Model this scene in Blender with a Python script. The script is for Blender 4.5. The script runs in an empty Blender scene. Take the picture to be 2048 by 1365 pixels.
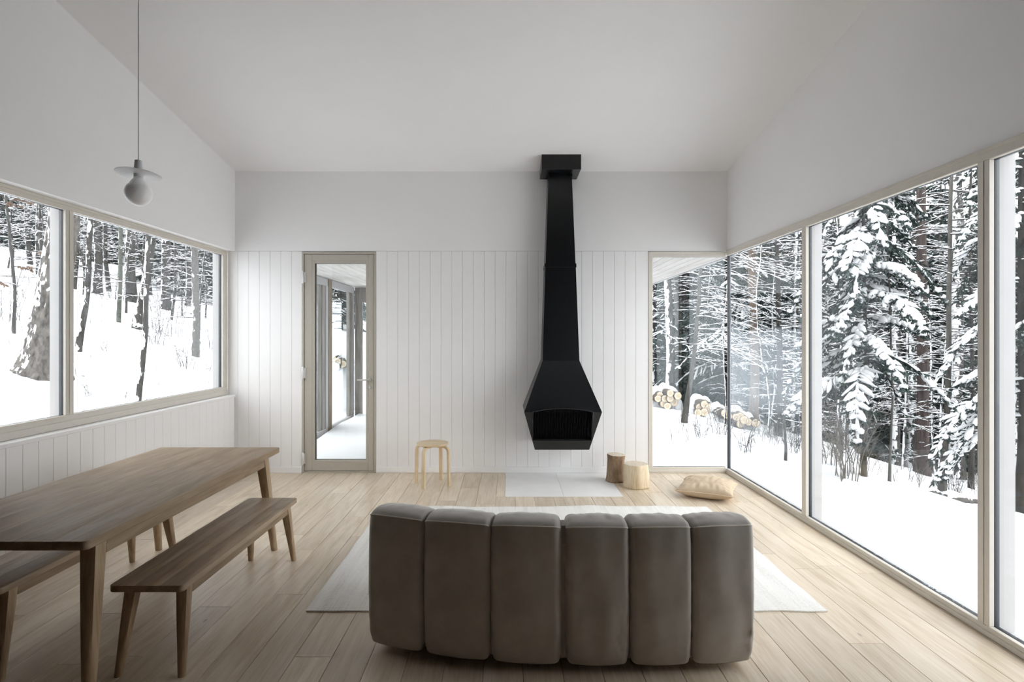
import bpy, math, random
import numpy as np
from mathutils import Vector, Matrix, noise

# ------------------------------------------------------------------ camera, world, exposure
F = 1138.0            # focal length in pixels of the 2048 wide frame
VX, VY = 1016.0, 673.0
EYE = 1.58
scene = bpy.context.scene
C = scene.collection
cam_d = bpy.data.cameras.new('camera')
cam_d.sensor_width = 36.0
cam_d.lens = F / 2048.0 * 36.0
cam_d.shift_x = (1024 - VX) / 2048.0
cam_d.shift_y = (VY - 682.5) / 2048.0
cam_d.clip_start = 0.05
cam_d.clip_end = 400
cam = bpy.data.objects.new('camera', cam_d)
cam.location = (0, 0, EYE)
cam.rotation_euler = (math.pi / 2, 0, 0)
C.objects.link(cam)
scene.camera = cam

world = bpy.data.worlds.new('overcast_sky')
scene.world = world
world.use_nodes = True
bg = world.node_tree.nodes['Background']
bg.inputs['Color'].default_value = (0.965, 0.968, 1.0, 1)
bg.inputs['Strength'].default_value = 1.0
scene.view_settings.view_transform = 'Standard'
scene.view_settings.look = 'None'
scene.view_settings.gamma = 1.0
scene.view_settings.use_curve_mapping = False
scene.view_settings.exposure = 2.3
cy = scene.cycles
cy.max_bounces = 10
cy.diffuse_bounces = 7
cy.glossy_bounces = 5
cy.transmission_bounces = 6
cy.transparent_max_bounces = 24
cy.caustics_reflective = False
cy.caustics_refractive = False
cy.sample_clamp_indirect = 6.0
cy.use_denoising = True
cy.use_adaptive_sampling = True
cy.adaptive_threshold = 0.03


# ------------------------------------------------------------------ helpers
def P(px, py, Y):
    """world point seen at a photograph pixel at depth Y"""
    return Vector(((px - VX) * Y / F, Y, EYE - (py - VY) * Y / F))


class MB:
    def __init__(self):
        self.v = []
        self.f = []
        self.m = []

    def add(self, verts, faces, mi=0):
        b = len(self.v)
        self.v.extend([tuple(p) for p in verts])
        self.f.extend([tuple(i + b for i in fc) for fc in faces])
        self.m.extend([mi] * len(faces))

    def box(self, x0, x1, y0, y1, z0, z1, bev=0.0, mi=0):
        if bev <= 0:
            v = [(x0, y0, z0), (x1, y0, z0), (x1, y1, z0), (x0, y1, z0),
                 (x0, y0, z1), (x1, y0, z1), (x1, y1, z1), (x0, y1, z1)]
            f = [(0, 3, 2, 1), (4, 5, 6, 7), (0, 1, 5, 4), (1, 2, 6, 5), (2, 3, 7, 6), (3, 0, 4, 7)]
            self.add(v, f, mi)
            return
        b = min(bev, (x1 - x0) * .49, (y1 - y0) * .49, (z1 - z0) * .49)
        X, Y, Z = (x0, x1), (y0, y1), (z0, z1)
        v = []
        idx = {}
        for i in (0, 1):
            for j in (0, 1):
                for k in (0, 1):
                    sx, sy, sz = (1, -1)[i], (1, -1)[j], (1, -1)[k]
                    c = (X[i], Y[j], Z[k])
                    idx[(i, j, k, 0)] = len(v); v.append((c[0], c[1] + sy * b, c[2] + sz * b))
                    idx[(i, j, k, 1)] = len(v); v.append((c[0] + sx * b, c[1], c[2] + sz * b))
                    idx[(i, j, k, 2)] = len(v); v.append((c[0] + sx * b, c[1] + sy * b, c[2]))
        f = []
        g = idx
        for i in (0, 1):
            q = [g[(i, 0, 0, 0)], g[(i, 1, 0, 0)], g[(i, 1, 1, 0)], g[(i, 0, 1, 0)]]
            f.append(q if i else q[::-1])
            q = [g[(0, i, 0, 1)], g[(1, i, 0, 1)], g[(1, i, 1, 1)], g[(0, i, 1, 1)]]
            f.append(q[::-1] if i else q)
            q = [g[(0, 0, i, 2)], g[(1, 0, i, 2)], g[(1, 1, i, 2)], g[(0, 1, i, 2)]]
            f.append(q if i else q[::-1])
        for a in (0, 1):
            for c in (0, 1):
                q = [g[(a, c, 0, 0)], g[(a, c, 0, 1)], g[(a, c, 1, 1)], g[(a, c, 1, 0)]]
                f.append(q if (a + c) % 2 else q[::-1])
                q = [g[(a, 0, c, 0)], g[(a, 1, c, 0)], g[(a, 1, c, 2)], g[(a, 0, c, 2)]]
                f.append(q[::-1] if (a + c) % 2 == 0 else q)
                q = [g[(0, a, c, 1)], g[(1, a, c, 1)], g[(1, a, c, 2)], g[(0, a, c, 2)]]
                f.append(q if (a + c) % 2 == 0 else q[::-1])
        for i in (0, 1):
            for j in (0, 1):
                for k in (0, 1):
                    q = [g[(i, j, k, 0)], g[(i, j, k, 1)], g[(i, j, k, 2)]]
                    f.append(q if (i + j + k) % 2 else q[::-1])
        self.add(v, f, mi)

    def tube(self, pts, radii, n=8, cap=True, mi=0, sq=0.0, twist=0.0):
        """tube along pts; sq>0 squares the section off"""
        pts = [Vector(p) for p in pts]
        if not hasattr(radii, '__len__'):
            radii = [radii] * len(pts)
        b = len(self.v)
        up = Vector((0, 0, 1))
        prev = None
        for i, p in enumerate(pts):
            t = (pts[min(i + 1, len(pts) - 1)] - pts[max(i - 1, 0)])
            t.normalize()
            if prev is None:
                a = Vector((1, 0, 0)) if abs(t.x) < .9 else Vector((0, 1, 0))
                a = (a - t * a.dot(t)).normalized()
            else:
                a = (prev - t * prev.dot(t)).normalized()
            prev = a
            c = t.cross(a)
            for k in range(n):
                th = 2 * math.pi * k / n + twist
                cx, sx = math.cos(th), math.sin(th)
                s = 1.0
                if sq:
                    e = 2 + sq
                    s = (abs(cx) ** e + abs(sx) ** e) ** (-1 / e)
                q = p + (a * cx + c * sx) * radii[i] * s
                self.v.append(tuple(q))
        fs = []
        for i in range(len(pts) - 1):
            for k in range(n):
                k2 = (k + 1) % n
                fs.append((b + i * n + k, b + i * n + k2, b + (i + 1) * n + k2, b + (i + 1) * n + k))
        if cap:
            fs.append(tuple(b + k for k in range(n))[::-1])
            fs.append(tuple(b + (len(pts) - 1) * n + k for k in range(n)))
        self.f.extend(fs)
        self.m.extend([mi] * len(fs))

    def lathe(self, prof, n=24, cx=0, cy=0, mi=0, wob=None):
        """prof: list of (r,z) from bottom to top, closed with caps"""
        b = len(self.v)
        for j, (r, z) in enumerate(prof):
            for k in range(n):
                th = 2 * math.pi * k / n
                rr = r * (wob(th, z) if wob else 1)
                self.v.append((cx + rr * math.cos(th), cy + rr * math.sin(th), z))
        fs = []
        for j in range(len(prof) - 1):
            for k in range(n):
                k2 = (k + 1) % n
                fs.append((b + j * n + k, b + j * n + k2, b + (j + 1) * n + k2, b + (j + 1) * n + k))
        fs.append(tuple(b + k for k in range(n))[::-1])
        fs.append(tuple(b + (len(prof) - 1) * n + k for k in range(n)))
        self.f.extend(fs)
        self.m.extend([mi] * len(fs))

    def prism(self, outline, z0, z1, mi=0):
        n = len(outline)
        v = [(x, y, z0) for x, y in outline] + [(x, y, z1) for x, y in outline]
        f = [tuple(range(n))[::-1], tuple(range(n, 2 * n))]
        for i in range(n):
            j = (i + 1) % n
            f.append((i, j, n + j, n + i))
        self.add(v, f, mi)


def mesh_from(name, mb, mats, smooth=False, origin=(0, 0, 0)):
    me = bpy.data.meshes.new(name)
    o = origin
    me.from_pydata([(x - o[0], y - o[1], z - o[2]) for x, y, z in mb.v], [], mb.f)
    if not isinstance(mats, (list, tuple)):
        mats = [mats]
    for m in mats:
        me.materials.append(m)
    if len(mats) > 1:
        me.polygons.foreach_set('material_index', mb.m)
    if smooth:
        me.polygons.foreach_set('use_smooth', [True] * len(me.polygons))
    me.update()
    return me


def obj(name, mb, mats, parent=None, origin=(0, 0, 0), smooth=False, angle=None):
    me = mesh_from(name, mb, mats, smooth, origin)
    if angle is not None:
        me.polygons.foreach_set('use_smooth', [True] * len(me.polygons))
        me.set_sharp_from_angle(angle=math.radians(angle))
    o = bpy.data.objects.new(name, me)
    o.location = origin
    C.objects.link(o)
    if parent is not None:
        o.parent = parent
        o.matrix_parent_inverse = Matrix.Identity(4)
        # parents are placed without rotation/scale while building
        pl = parent_world(parent)
        o.location = Vector(origin) - pl
    return o


def parent_world(p):
    l = Vector((0, 0, 0))
    while p is not None:
        l = l + p.location
        p = p.parent
    return l


def empty(name, loc=(0, 0, 0)):
    o = bpy.data.objects.new(name, None)
    o.empty_display_size = 0.1
    o.location = loc
    C.objects.link(o)
    return o


def tag(o, label=None, cat=None, group=None, kind=None):
    if label: o['label'] = label
    if cat: o['category'] = cat
    if group: o['group'] = group
    if kind: o['kind'] = kind
    return o


def copy_tree(o, parent=None):
    c = o.copy()
    C.objects.link(c)
    c.parent = parent
    for ch in list(o.children):
        copy_tree(ch, c)
    return c


# ------------------------------------------------------------------ materials
def new_mat(name):
    m = bpy.data.materials.new(name)
    m.use_nodes = True
    nt = m.node_tree
    return m, nt, nt.nodes['Principled BSDF']


def N(nt, t, **kw):
    n = nt.nodes.new(t)
    for k, v in kw.items():
        setattr(n, k, v)
    return n


def srgb(r, g, b):
    def l(c):
        c /= 255.0
        return c / 12.92 if c <= .04045 else ((c + .055) / 1.055) ** 2.4
    return (l(r), l(g), l(b), 1)


def ramp(nt, stops):
    r = N(nt, 'ShaderNodeValToRGB')
    el = r.color_ramp.elements
    while len(el) < len(stops):
        el.new(.5)
    for e, (p, c) in zip(el, stops):
        e.position = p
        e.color = c
    return r


def plain(name, col, rough=.6, spec=.5, metal=0, noise_amt=.04, nscale=8, bump=0, bscale=200, coat=0):
    m, nt, bs = new_mat(name)
    tc = N(nt, 'ShaderNodeTexCoord')
    nz = N(nt, 'ShaderNodeTexNoise')
    nz.inputs['Scale'].default_value = nscale
    nz.inputs['Detail'].default_value = 4
    nt.links.new(tc.outputs['Object'], nz.inputs['Vector'])
    a = tuple(c * (1 - noise_amt) for c in col[:3]) + (1,)
    b = tuple(min(1, c * (1 + noise_amt)) for c in col[:3]) + (1,)
    r = ramp(nt, [(.3, a), (.7, b)])
    nt.links.new(nz.outputs['Fac'], r.inputs['Fac'])
    nt.links.new(r.outputs['Color'], bs.inputs['Base Color'])
    bs.inputs['Roughness'].default_value = rough
    bs.inputs['Specular IOR Level'].default_value = spec
    bs.inputs['Metallic'].default_value = metal
    bs.inputs['Coat Weight'].default_value = coat
    if bump:
        n2 = N(nt, 'ShaderNodeTexNoise')
        n2.inputs['Scale'].default_value = bscale
        n2.inputs['Detail'].default_value = 3
        nt.links.new(tc.outputs['Object'], n2.inputs['Vector'])
        bp = N(nt, 'ShaderNodeBump')
        bp.inputs['Strength'].default_value = bump
        bp.inputs['Distance'].default_value = .002
        nt.links.new(n2.outputs['Fac'], bp.inputs['Height'])
        nt.links.new(bp.outputs['Normal'], bs.inputs['Normal'])
    return m


def wood(name, c_dark, c_mid, c_light, axis=1, rough=.45, fine=70.0, along=3.0, rnd=.12, bump=.15, knots=0.0, spec=.4):
    """oak-like grain along an axis in object space, offset and tinted per object"""
    m, nt, bs = new_mat(name)
    tc = N(nt, 'ShaderNodeTexCoord')
    oi = N(nt, 'ShaderNodeObjectInfo')
    mul = N(nt, 'ShaderNodeVectorMath', operation='SCALE')
    mul.inputs['Scale'].default_value = 37.0
    cmb = N(nt, 'ShaderNodeCombineXYZ')
    for i in range(3):
        nt.links.new(oi.outputs['Random'], cmb.inputs[i])
    nt.links.new(cmb.outputs[0], mul.inputs[0])
    add = N(nt, 'ShaderNodeVectorMath', operation='ADD')
    nt.links.new(tc.outputs['Object'], add.inputs[0])
    nt.links.new(mul.outputs[0], add.inputs[1])
    mp = N(nt, 'ShaderNodeMapping')
    sc = [fine, fine, fine]
    sc[axis] = along
    mp.inputs['Scale'].default_value = sc
    nt.links.new(add.outputs[0], mp.inputs['Vector'])
    n1 = N(nt, 'ShaderNodeTexNoise')
    n1.inputs['Scale'].default_value = 1.0
    n1.inputs['Detail'].default_value = 5
    n1.inputs['Roughness'].default_value = .65
    n1.inputs['Distortion'].default_value = .6
    nt.links.new(mp.outputs[0], n1.inputs['Vector'])
    mp2 = N(nt, 'ShaderNodeMapping')
    sc2 = [fine * .13] * 3
    sc2[axis] = along * .45
    mp2.inputs['Scale'].default_value = sc2
    nt.links.new(add.outputs[0], mp2.inputs['Vector'])
    n2 = N(nt, 'ShaderNodeTexNoise')
    n2.inputs['Scale'].default_value = 1.0
    n2.inputs['Detail'].default_value = 3
    n2.inputs['Distortion'].default_value = 1.2
    nt.links.new(mp2.outputs[0], n2.inputs['Vector'])
    mixf = N(nt, 'ShaderNodeMath', operation='MULTIPLY_ADD')
    mixf.inputs[1].default_value = .5
    nt.links.new(n1.outputs['Fac'], mixf.inputs[0])
    h = N(nt, 'ShaderNodeMath', operation='MULTIPLY')
    h.inputs[1].default_value = .5
    nt.links.new(n2.outputs['Fac'], h.inputs[0])
    nt.links.new(h.outputs[0], mixf.inputs[2])
    r = ramp(nt, [(.34, c_dark), (.5, c_mid), (.66, c_light)])
    nt.links.new(mixf.outputs[0], r.inputs['Fac'])
    hsv = N(nt, 'ShaderNodeHueSaturation')
    mr = N(nt, 'ShaderNodeMapRange')
    mr.inputs['To Min'].default_value = 1 - rnd
    mr.inputs['To Max'].default_value = 1 + rnd
    nt.links.new(oi.outputs['Random'], mr.inputs['Value'])
    nt.links.new(mr.outputs[0], hsv.inputs['Value'])
    nt.links.new(r.outputs['Color'], hsv.inputs['Color'])
    last = hsv.outputs['Color']
    if knots:
        mp3 = N(nt, 'ShaderNodeMapping')
        s3 = [3.2] * 3
        s3[axis] = 1.3
        mp3.inputs['Scale'].default_value = s3
        nt.links.new(add.outputs[0], mp3.inputs['Vector'])
        vo = N(nt, 'ShaderNodeTexVoronoi')
        vo.inputs['Scale'].default_value = 1.0
        nt.links.new(mp3.outputs[0], vo.inputs['Vector'])
        rk = ramp(nt, [(.0, (1, 1, 1, 1)), (.035, (0, 0, 0, 1))])
        nt.links.new(vo.outputs['Distance'], rk.inputs['Fac'])
        mx = N(nt, 'ShaderNodeMix', data_type='RGBA')
        km = N(nt, 'ShaderNodeMath', operation='MULTIPLY')
        km.inputs[1].default_value = knots
        nt.links.new(rk.outputs['Color'], km.inputs[0])
        nt.links.new(km.outputs[0], mx.inputs['Factor'])
        nt.links.new(last, mx.inputs['A'])
        mx.inputs['B'].default_value = (.06, .04, .025, 1)
        last = mx.outputs['Result']
    nt.links.new(last, bs.inputs['Base Color'])
    bs.inputs['Roughness'].default_value = rough
    bs.inputs['Specular IOR Level'].default_value = spec
    bp = N(nt, 'ShaderNodeBump')
    bp.inputs['Strength'].default_value = bump
    bp.inputs['Distance'].default_value = .0015
    nt.links.new(n1.outputs['Fac'], bp.inputs['Height'])
    nt.links.new(bp.outputs['Normal'], bs.inputs['Normal'])
    return m


def glass_mat(name, tint=(.97, .985, .98, 1)):
    m = bpy.data.materials.new(name)
    m.use_nodes = True
    nt = m.node_tree
    nt.nodes.clear()
    out = N(nt, 'ShaderNodeOutputMaterial')
    tr = N(nt, 'ShaderNodeBsdfTransparent')
    tr.inputs['Color'].default_value = tint
    gl = N(nt, 'ShaderNodeBsdfGlossy')
    gl.inputs['Roughness'].default_value = 0.0
    gl.inputs['Color'].default_value = (.9, .95, 1, 1)
    lw = N(nt, 'ShaderNodeLayerWeight')
    pw = N(nt, 'ShaderNodeMath', operation='POWER')
    pw.inputs[1].default_value = 5.0
    nt.links.new(lw.outputs['Facing'], pw.inputs[0])
    fr = N(nt, 'ShaderNodeMath', operation='MULTIPLY_ADD')     # Schlick reflectance
    fr.inputs[1].default_value = .96
    fr.inputs[2].default_value = .04
    nt.links.new(pw.outputs[0], fr.inputs[0])
    mx = N(nt, 'ShaderNodeMixShader')
    nt.links.new(fr.outputs[0], mx.inputs[0])
    nt.links.new(tr.outputs[0], mx.inputs[1])
    nt.links.new(gl.outputs[0], mx.inputs[2])
    nt.links.new(mx.outputs[0], out.inputs['Surface'])
    return m


def snow_mat(name):
    m, nt, bs = new_mat(name)
    bs.inputs['Base Color'].default_value = (.74, .75, .765, 1)
    bs.inputs['Roughness'].default_value = .9
    bs.inputs['Specular IOR Level'].default_value = .15
    tc = N(nt, 'ShaderNodeTexCoord')
    nz = N(nt, 'ShaderNodeTexNoise')
    nz.inputs['Scale'].default_value = 6
    nz.inputs['Detail'].default_value = 5
    nt.links.new(tc.outputs['Object'], nz.inputs['Vector'])
    bp = N(nt, 'ShaderNodeBump')
    bp.inputs['Strength'].default_value = .25
    bp.inputs['Distance'].default_value = .02
    nt.links.new(nz.outputs['Fac'], bp.inputs['Height'])
    nt.links.new(bp.outputs['Normal'], bs.inputs['Normal'])
    return m


def bark_mat(name, dark, light, scale=14, stretch=.25, snow=0.0, snow_dir=(-.75, -.2, .6), mottle=1.0):
    """bark with blown-on snow crust on the weather side (fixed direction, patchy)"""
    m, nt, bs = new_mat(name)
    tc = N(nt, 'ShaderNodeTexCoord')
    mp = N(nt, 'ShaderNodeMapping')
    mp.inputs['Scale'].default_value = (scale, scale, scale * stretch)
    nt.links.new(tc.outputs['Object'], mp.inputs['Vector'])
    nz = N(nt, 'ShaderNodeTexNoise')
    nz.inputs['Scale'].default_value = 1
    nz.inputs['Detail'].default_value = 6
    nz.inputs['Roughness'].default_value = .7
    nt.links.new(mp.outputs[0], nz.inputs['Vector'])
    r = ramp(nt, [(.35, dark), (.65, light)])
    nt.links.new(nz.outputs['Fac'], r.inputs['Fac'])
    last = r.outputs['Color']
    if snow:
        ge = N(nt, 'ShaderNodeNewGeometry')
        dt = N(nt, 'ShaderNodeVectorMath', operation='DOT_PRODUCT')
        d = Vector(snow_dir).normalized()
        dt.inputs[1].default_value = d
        nt.links.new(ge.outputs['Normal'], dt.inputs[0])
        n3 = N(nt, 'ShaderNodeTexNoise')
        n3.inputs['Scale'].default_value = 7
        n3.inputs['Detail'].default_value = 4
        mp3 = N(nt, 'ShaderNodeMapping')
        mp3.inputs['Scale'].default_value = (1.6, 1.6, .8)
        nt.links.new(tc.outputs['Object'], mp3.inputs['Vector'])
        nt.links.new(mp3.outputs[0], n3.inputs['Vector'])
        mo = N(nt, 'ShaderNodeMath', operation='MULTIPLY_ADD')
        mo.inputs[1].default_value = mottle
        mo.inputs[2].default_value = .5 - .5 * mottle
        nt.links.new(n3.outputs['Fac'], mo.inputs[0])
        ad = N(nt, 'ShaderNodeMath', operation='MULTIPLY_ADD')
        ad.inputs[1].default_value = .45
        nt.links.new(dt.outputs['Value'], ad.inputs[0])
        nt.links.new(mo.outputs[0], ad.inputs[2])
        r3 = ramp(nt, [(.86 - snow * .4, (0, 0, 0, 1)), (.90 - snow * .4, (1, 1, 1, 1))])
        nt.links.new(ad.outputs[0], r3.inputs['Fac'])
        mx = N(nt, 'ShaderNodeMix', data_type='RGBA')
        nt.links.new(r3.outputs['Color'], mx.inputs['Factor'])
        nt.links.new(last, mx.inputs['A'])
        mx.inputs['B'].default_value = (.78, .79, .80, 1)
        last = mx.outputs['Result']
    nt.links.new(last, bs.inputs['Base Color'])
    bs.inputs['Roughness'].default_value = .9
    bs.inputs['Specular IOR Level'].default_value = .2
    bp = N(nt, 'ShaderNodeBump')
    bp.inputs['Strength'].default_value = .7
    bp.inputs['Distance'].default_value = .02
    nt.links.new(nz.outputs['Fac'], bp.inputs['Height'])
    nt.links.new(bp.outputs['Normal'], bs.inputs['Normal'])
    return m


M = {}
M['white'] = plain('white_paint', (.895, .888, .888, 1), rough=.75, spec=.25, noise_amt=.008, nscale=2, bump=.04, bscale=400)
M['board'] = plain('white_board_paint', (.895, .888, .888, 1), rough=.55, spec=.3, noise_amt=.01, nscale=6, bump=.05, bscale=150)
M['gap'] = plain('dark_joint', (.30, .29, .28, 1), rough=.9, spec=.1)
M['subfloor'] = plain('dark_subfloor', (.10, .075, .05, 1), rough=.9, spec=.1)
M['frame'] = plain('taupe_frame_paint', srgb(214, 208, 198), rough=.5, spec=.4, noise_amt=.02, nscale=30)
M['doorframe'] = plain('taupe_door_paint', srgb(182, 176, 165), rough=.5, spec=.4, noise_amt=.02, nscale=30)
M['gasket'] = plain('black_gasket', (.010, .014, .018, 1), rough=.35, spec=.5)
M['reveal'] = plain('pale_exterior_board', (.47, .462, .46, 1), rough=.7, spec=.2, noise_amt=.02)
M['glass'] = glass_mat('clear_glass')
M['steel'] = plain('brushed_steel', (.80, .80, .79, 1), rough=.42, metal=.85, noise_amt=.03, nscale=60)
M['floor'] = wood('oak_floor', srgb(197, 178, 152), srgb(216, 200, 178), srgb(229, 216, 197), axis=1, rough=.33, fine=75, along=3.2, rnd=.10, knots=.8, bump=.2)
M['oak_y'] = wood('oak_grain_long', srgb(127, 107, 86), srgb(149, 128, 104), srgb(163, 143, 119), axis=1, rough=.55, fine=90, along=4, rnd=.05, bump=.12, spec=.25)
M['oak_bench'] = wood('oak_bench_top', srgb(142, 122, 100), srgb(166, 145, 121), srgb(181, 161, 137), axis=1, rough=.5, fine=90, along=4, rnd=.07, bump=.12, spec=.3)
M['oak_x'] = wood('oak_grain_cross', srgb(127, 107, 86), srgb(149, 128, 104), srgb(163, 143, 119), axis=0, rough=.4, fine=90, along=4, rnd=.05, bump=.12)
M['oak_z'] = wood('oak_grain_upright', srgb(146, 122, 94), srgb(170, 146, 117), srgb(184, 161, 132), axis=2, rough=.4, fine=90, along=4, rnd=.05, bump=.12)
M['birch'] = wood('birch_ply', srgb(204, 180, 143), srgb(220, 199, 166), srgb(230, 212, 183), axis=2, rough=.4, fine=60, along=5, rnd=.03, bump=.06)
M['birch_top'] = wood('birch_seat', srgb(196, 172, 135), srgb(210, 188, 153), srgb(220, 201, 170), axis=0, rough=.4, fine=60, along=5, rnd=.02, bump=.06)
M['tile'] = plain('pale_stone_tile', srgb(236, 235, 233), rough=.5, spec=.35, noise_amt=.03, nscale=5)
M['black'] = plain('black_steel_enamel', (.0032, .0044, .0060, 1), rough=.30, spec=.5, noise_amt=.1, nscale=60, bump=.12, bscale=900)
M['black_matte'] = plain('black_soot', (.005, .005, .006, 1), rough=.9, spec=.1)
M['absorber_dark'] = wood('dark_absorber_wood', srgb(60, 53, 48), srgb(78, 69, 62), srgb(92, 82, 73), axis=2, rough=.6, fine=60, along=3, rnd=.03)  # dark tone invented to absorb light in the unseen near end
M['absorber_mid'] = wood('brown_absorber_wood', srgb(96, 87, 79), srgb(116, 106, 97), srgb(132, 121, 111), axis=2, rough=.6, fine=60, along=3, rnd=.03)  # brown tone for unseen walls that soak up light
M['soffit'] = wood('weathered_soffit', srgb(186, 182, 178), srgb(212, 208, 204), srgb(222, 219, 216), axis=1, rough=.7, fine=40, along=2, rnd=.05, bump=.1)
M['post'] = wood('weathered_post', srgb(96, 84, 70), srgb(128, 114, 98), srgb(150, 137, 120), axis=2, rough=.8, fine=60, along=3, rnd=.05)
M['greywood'] = wood('grey_cedar', srgb(120, 116, 112), srgb(146, 142, 137), srgb(164, 160, 155), axis=2, rough=.8, fine=60, along=3, rnd=.05)
M['snow'] = snow_mat('snow')


# velvet
def velvet():
    m, nt, bs = new_mat('taupe_velvet')
    tc = N(nt, 'ShaderNodeTexCoord')
    nz = N(nt, 'ShaderNodeTexNoise')
    nz.inputs['Scale'].default_value = 4.5
    nz.inputs['Detail'].default_value = 5
    nz.inputs['Roughness'].default_value = .6
    nt.links.new(tc.outputs['Object'], nz.inputs['Vector'])
    r = ramp(nt, [(.3, srgb(176, 171, 166)), (.7, srgb(204, 199, 193))])
    nt.links.new(nz.outputs['Fac'], r.inputs['Fac'])
    nt.links.new(r.outputs['Color'], bs.inputs['Base Color'])
    bs.inputs['Roughness'].default_value = .85
    bs.inputs['Specular IOR Level'].default_value = .1
    bs.inputs['Sheen Weight'].default_value = .6
    bs.inputs['Sheen Roughness'].default_value = .35
    bs.inputs['Sheen Tint'].default_value = (.9, .88, .85, 1)
    n2 = N(nt, 'ShaderNodeTexNoise')
    n2.inputs['Scale'].default_value = 350
    nt.links.new(tc.outputs['Object'], n2.inputs['Vector'])
    bp = N(nt, 'ShaderNodeBump')
    bp.inputs['Strength'].default_value = .15
    bp.inputs['Distance'].default_value = .001
    nt.links.new(n2.outputs['Fac'], bp.inputs['Height'])
    nt.links.new(bp.outputs['Normal'], bs.inputs['Normal'])
    return m


M['velvet'] = velvet()
M['velvet_seam'] = plain('velvet_piping', srgb(232, 227, 219), rough=.8, spec=.1)


def rug_mat():
    m, nt, bs = new_mat('woven_wool')
    tc = N(nt, 'ShaderNodeTexCoord')
    mp = N(nt, 'ShaderNodeMapping')
    mp.inputs['Scale'].default_value = (260, 2.5, 1)
    nt.links.new(tc.outputs['Object'], mp.inputs['Vector'])
    nz = N(nt, 'ShaderNodeTexNoise')
    nz.inputs['Scale'].default_value = 1
    nz.inputs['Detail'].default_value = 3
    nt.links.new(mp.outputs[0], nz.inputs['Vector'])
    mp2 = N(nt, 'ShaderNodeMapping')
    mp2.inputs['Scale'].default_value = (14, 1.2, 1)
    nt.links.new(tc.outputs['Object'], mp2.inputs['Vector'])
    n2 = N(nt, 'ShaderNodeTexNoise')
    n2.inputs['Scale'].default_value = 1
    n2.inputs['Detail'].default_value = 5
    nt.links.new(mp2.outputs[0], n2.inputs['Vector'])
    n3 = N(nt, 'ShaderNodeTexNoise')
    n3.inputs['Scale'].default_value = 160
    n3.inputs['Detail'].default_value = 2
    nt.links.new(tc.outputs['Object'], n3.inputs['Vector'])
    a = N(nt, 'ShaderNodeMath', operation='ADD')
    nt.links.new(nz.outputs['Fac'], a.inputs[0])
    nt.links.new(n2.outputs['Fac'], a.inputs[1])
    a2 = N(nt, 'ShaderNodeMath', operation='ADD')
    nt.links.new(a.outputs[0], a2.inputs[0])
    nt.links.new(n3.outputs['Fac'], a2.inputs[1])
    h = N(nt, 'ShaderNodeMath', operation='MULTIPLY')
    h.inputs[1].default_value = .3333
    nt.links.new(a2.outputs[0], h.inputs[0])
    r = ramp(nt, [(.38, srgb(214, 211, 206)), (.48, srgb(236, 234, 230)), (.6, srgb(245, 243, 239))])
    nt.links.new(h.outputs[0], r.inputs['Fac'])
    nt.links.new(r.outputs['Color'], bs.inputs['Base Color'])
    bs.inputs['Roughness'].default_value = .95
    bs.inputs['Specular IOR Level'].default_value = .1
    bp = N(nt, 'ShaderNodeBump')
    bp.inputs['Strength'].default_value = .5
    bp.inputs['Distance'].default_value = .003
    nt.links.new(h.outputs[0], bp.inputs['Height'])
    nt.links.new(bp.outputs['Normal'], bs.inputs['Normal'])
    return m


M['rug'] = rug_mat()
M['linen'] = plain('beige_linen', srgb(198, 178, 154), rough=.85, spec=.1, noise_amt=.05, nscale=40, bump=.3, bscale=500)
M['linen_pipe'] = plain('pale_linen_piping', srgb(214, 192, 164), rough=.85, spec=.1)


def frosted(name, col, transl=.5):
    m = bpy.data.materials.new(name)
    m.use_nodes = True
    nt = m.node_tree
    bs = nt.nodes['Principled BSDF']
    bs.inputs['Base Color'].default_value = col
    bs.inputs['Roughness'].default_value = .35
    bs.inputs['Subsurface Weight'].default_value = 0
    tl = N(nt, 'ShaderNodeBsdfTranslucent')
    tl.inputs['Color'].default_value = col
    mx = N(nt, 'ShaderNodeMixShader')
    mx.inputs[0].default_value = transl
    nt.links.new(bs.outputs[0], mx.inputs[1])
    nt.links.new(tl.outputs[0], mx.inputs[2])
    nt.links.new(mx.outputs[0], nt.nodes['Material Output'].inputs['Surface'])
    return m


M['bulb'] = plain('frosted_white_glass', (.95, .95, .96, 1), rough=.35, spec=.5, noise_amt=.003)
_b = M['bulb'].node_tree.nodes['Principled BSDF']
_b.inputs['Subsurface Weight'].default_value = 1.0
_b.inputs['Subsurface Radius'].default_value = (1, 1, 1)
_b.inputs['Subsurface Scale'].default_value = .08
M['disc'] = frosted('milky_disc', (.95, .95, .96, 1), .65)
M['socket'] = plain('pale_grey_plastic', srgb(226, 230, 230), rough=.5)
M['cord'] = plain('white_textile_cord', srgb(222, 221, 218), rough=.8)

AWAY = (.5, .7, .45)
M['bark_dark'] = bark_mat('dark_bark', (.016, .015, .014, 1), (.055, .05, .046, 1), snow=.28, snow_dir=AWAY)
M['bark_grey'] = bark_mat('grey_bark', (.045, .042, .038, 1), (.115, .108, .096, 1), snow=.22, snow_dir=AWAY)
M['bark_brown'] = bark_mat('brown_bark', (.075, .055, .042, 1), (.18, .135, .105, 1), scale=18, stretch=.12, snow=.1, snow_dir=AWAY)
M['bark_red'] = bark_mat('reddish_bark', (.034, .027, .025, 1), (.090, .072, .066, 1), scale=22, stretch=.12, snow=.12, snow_dir=AWAY)
M['bark_green'] = bark_mat('smooth_green_bark', (.05, .053, .045, 1), (.10, .105, .09, 1), scale=6, snow=.2)
M['bark_hill'] = bark_mat('dark_hill_bark', (.022, .022, .021, 1), (.075, .072, .066, 1), snow=.36)
M['bark_frost'] = bark_mat('frosted_bark', (.06, .058, .055, 1), (.15, .145, .135, 1), scale=30, stretch=.8, snow=.30, mottle=1.8)
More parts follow.
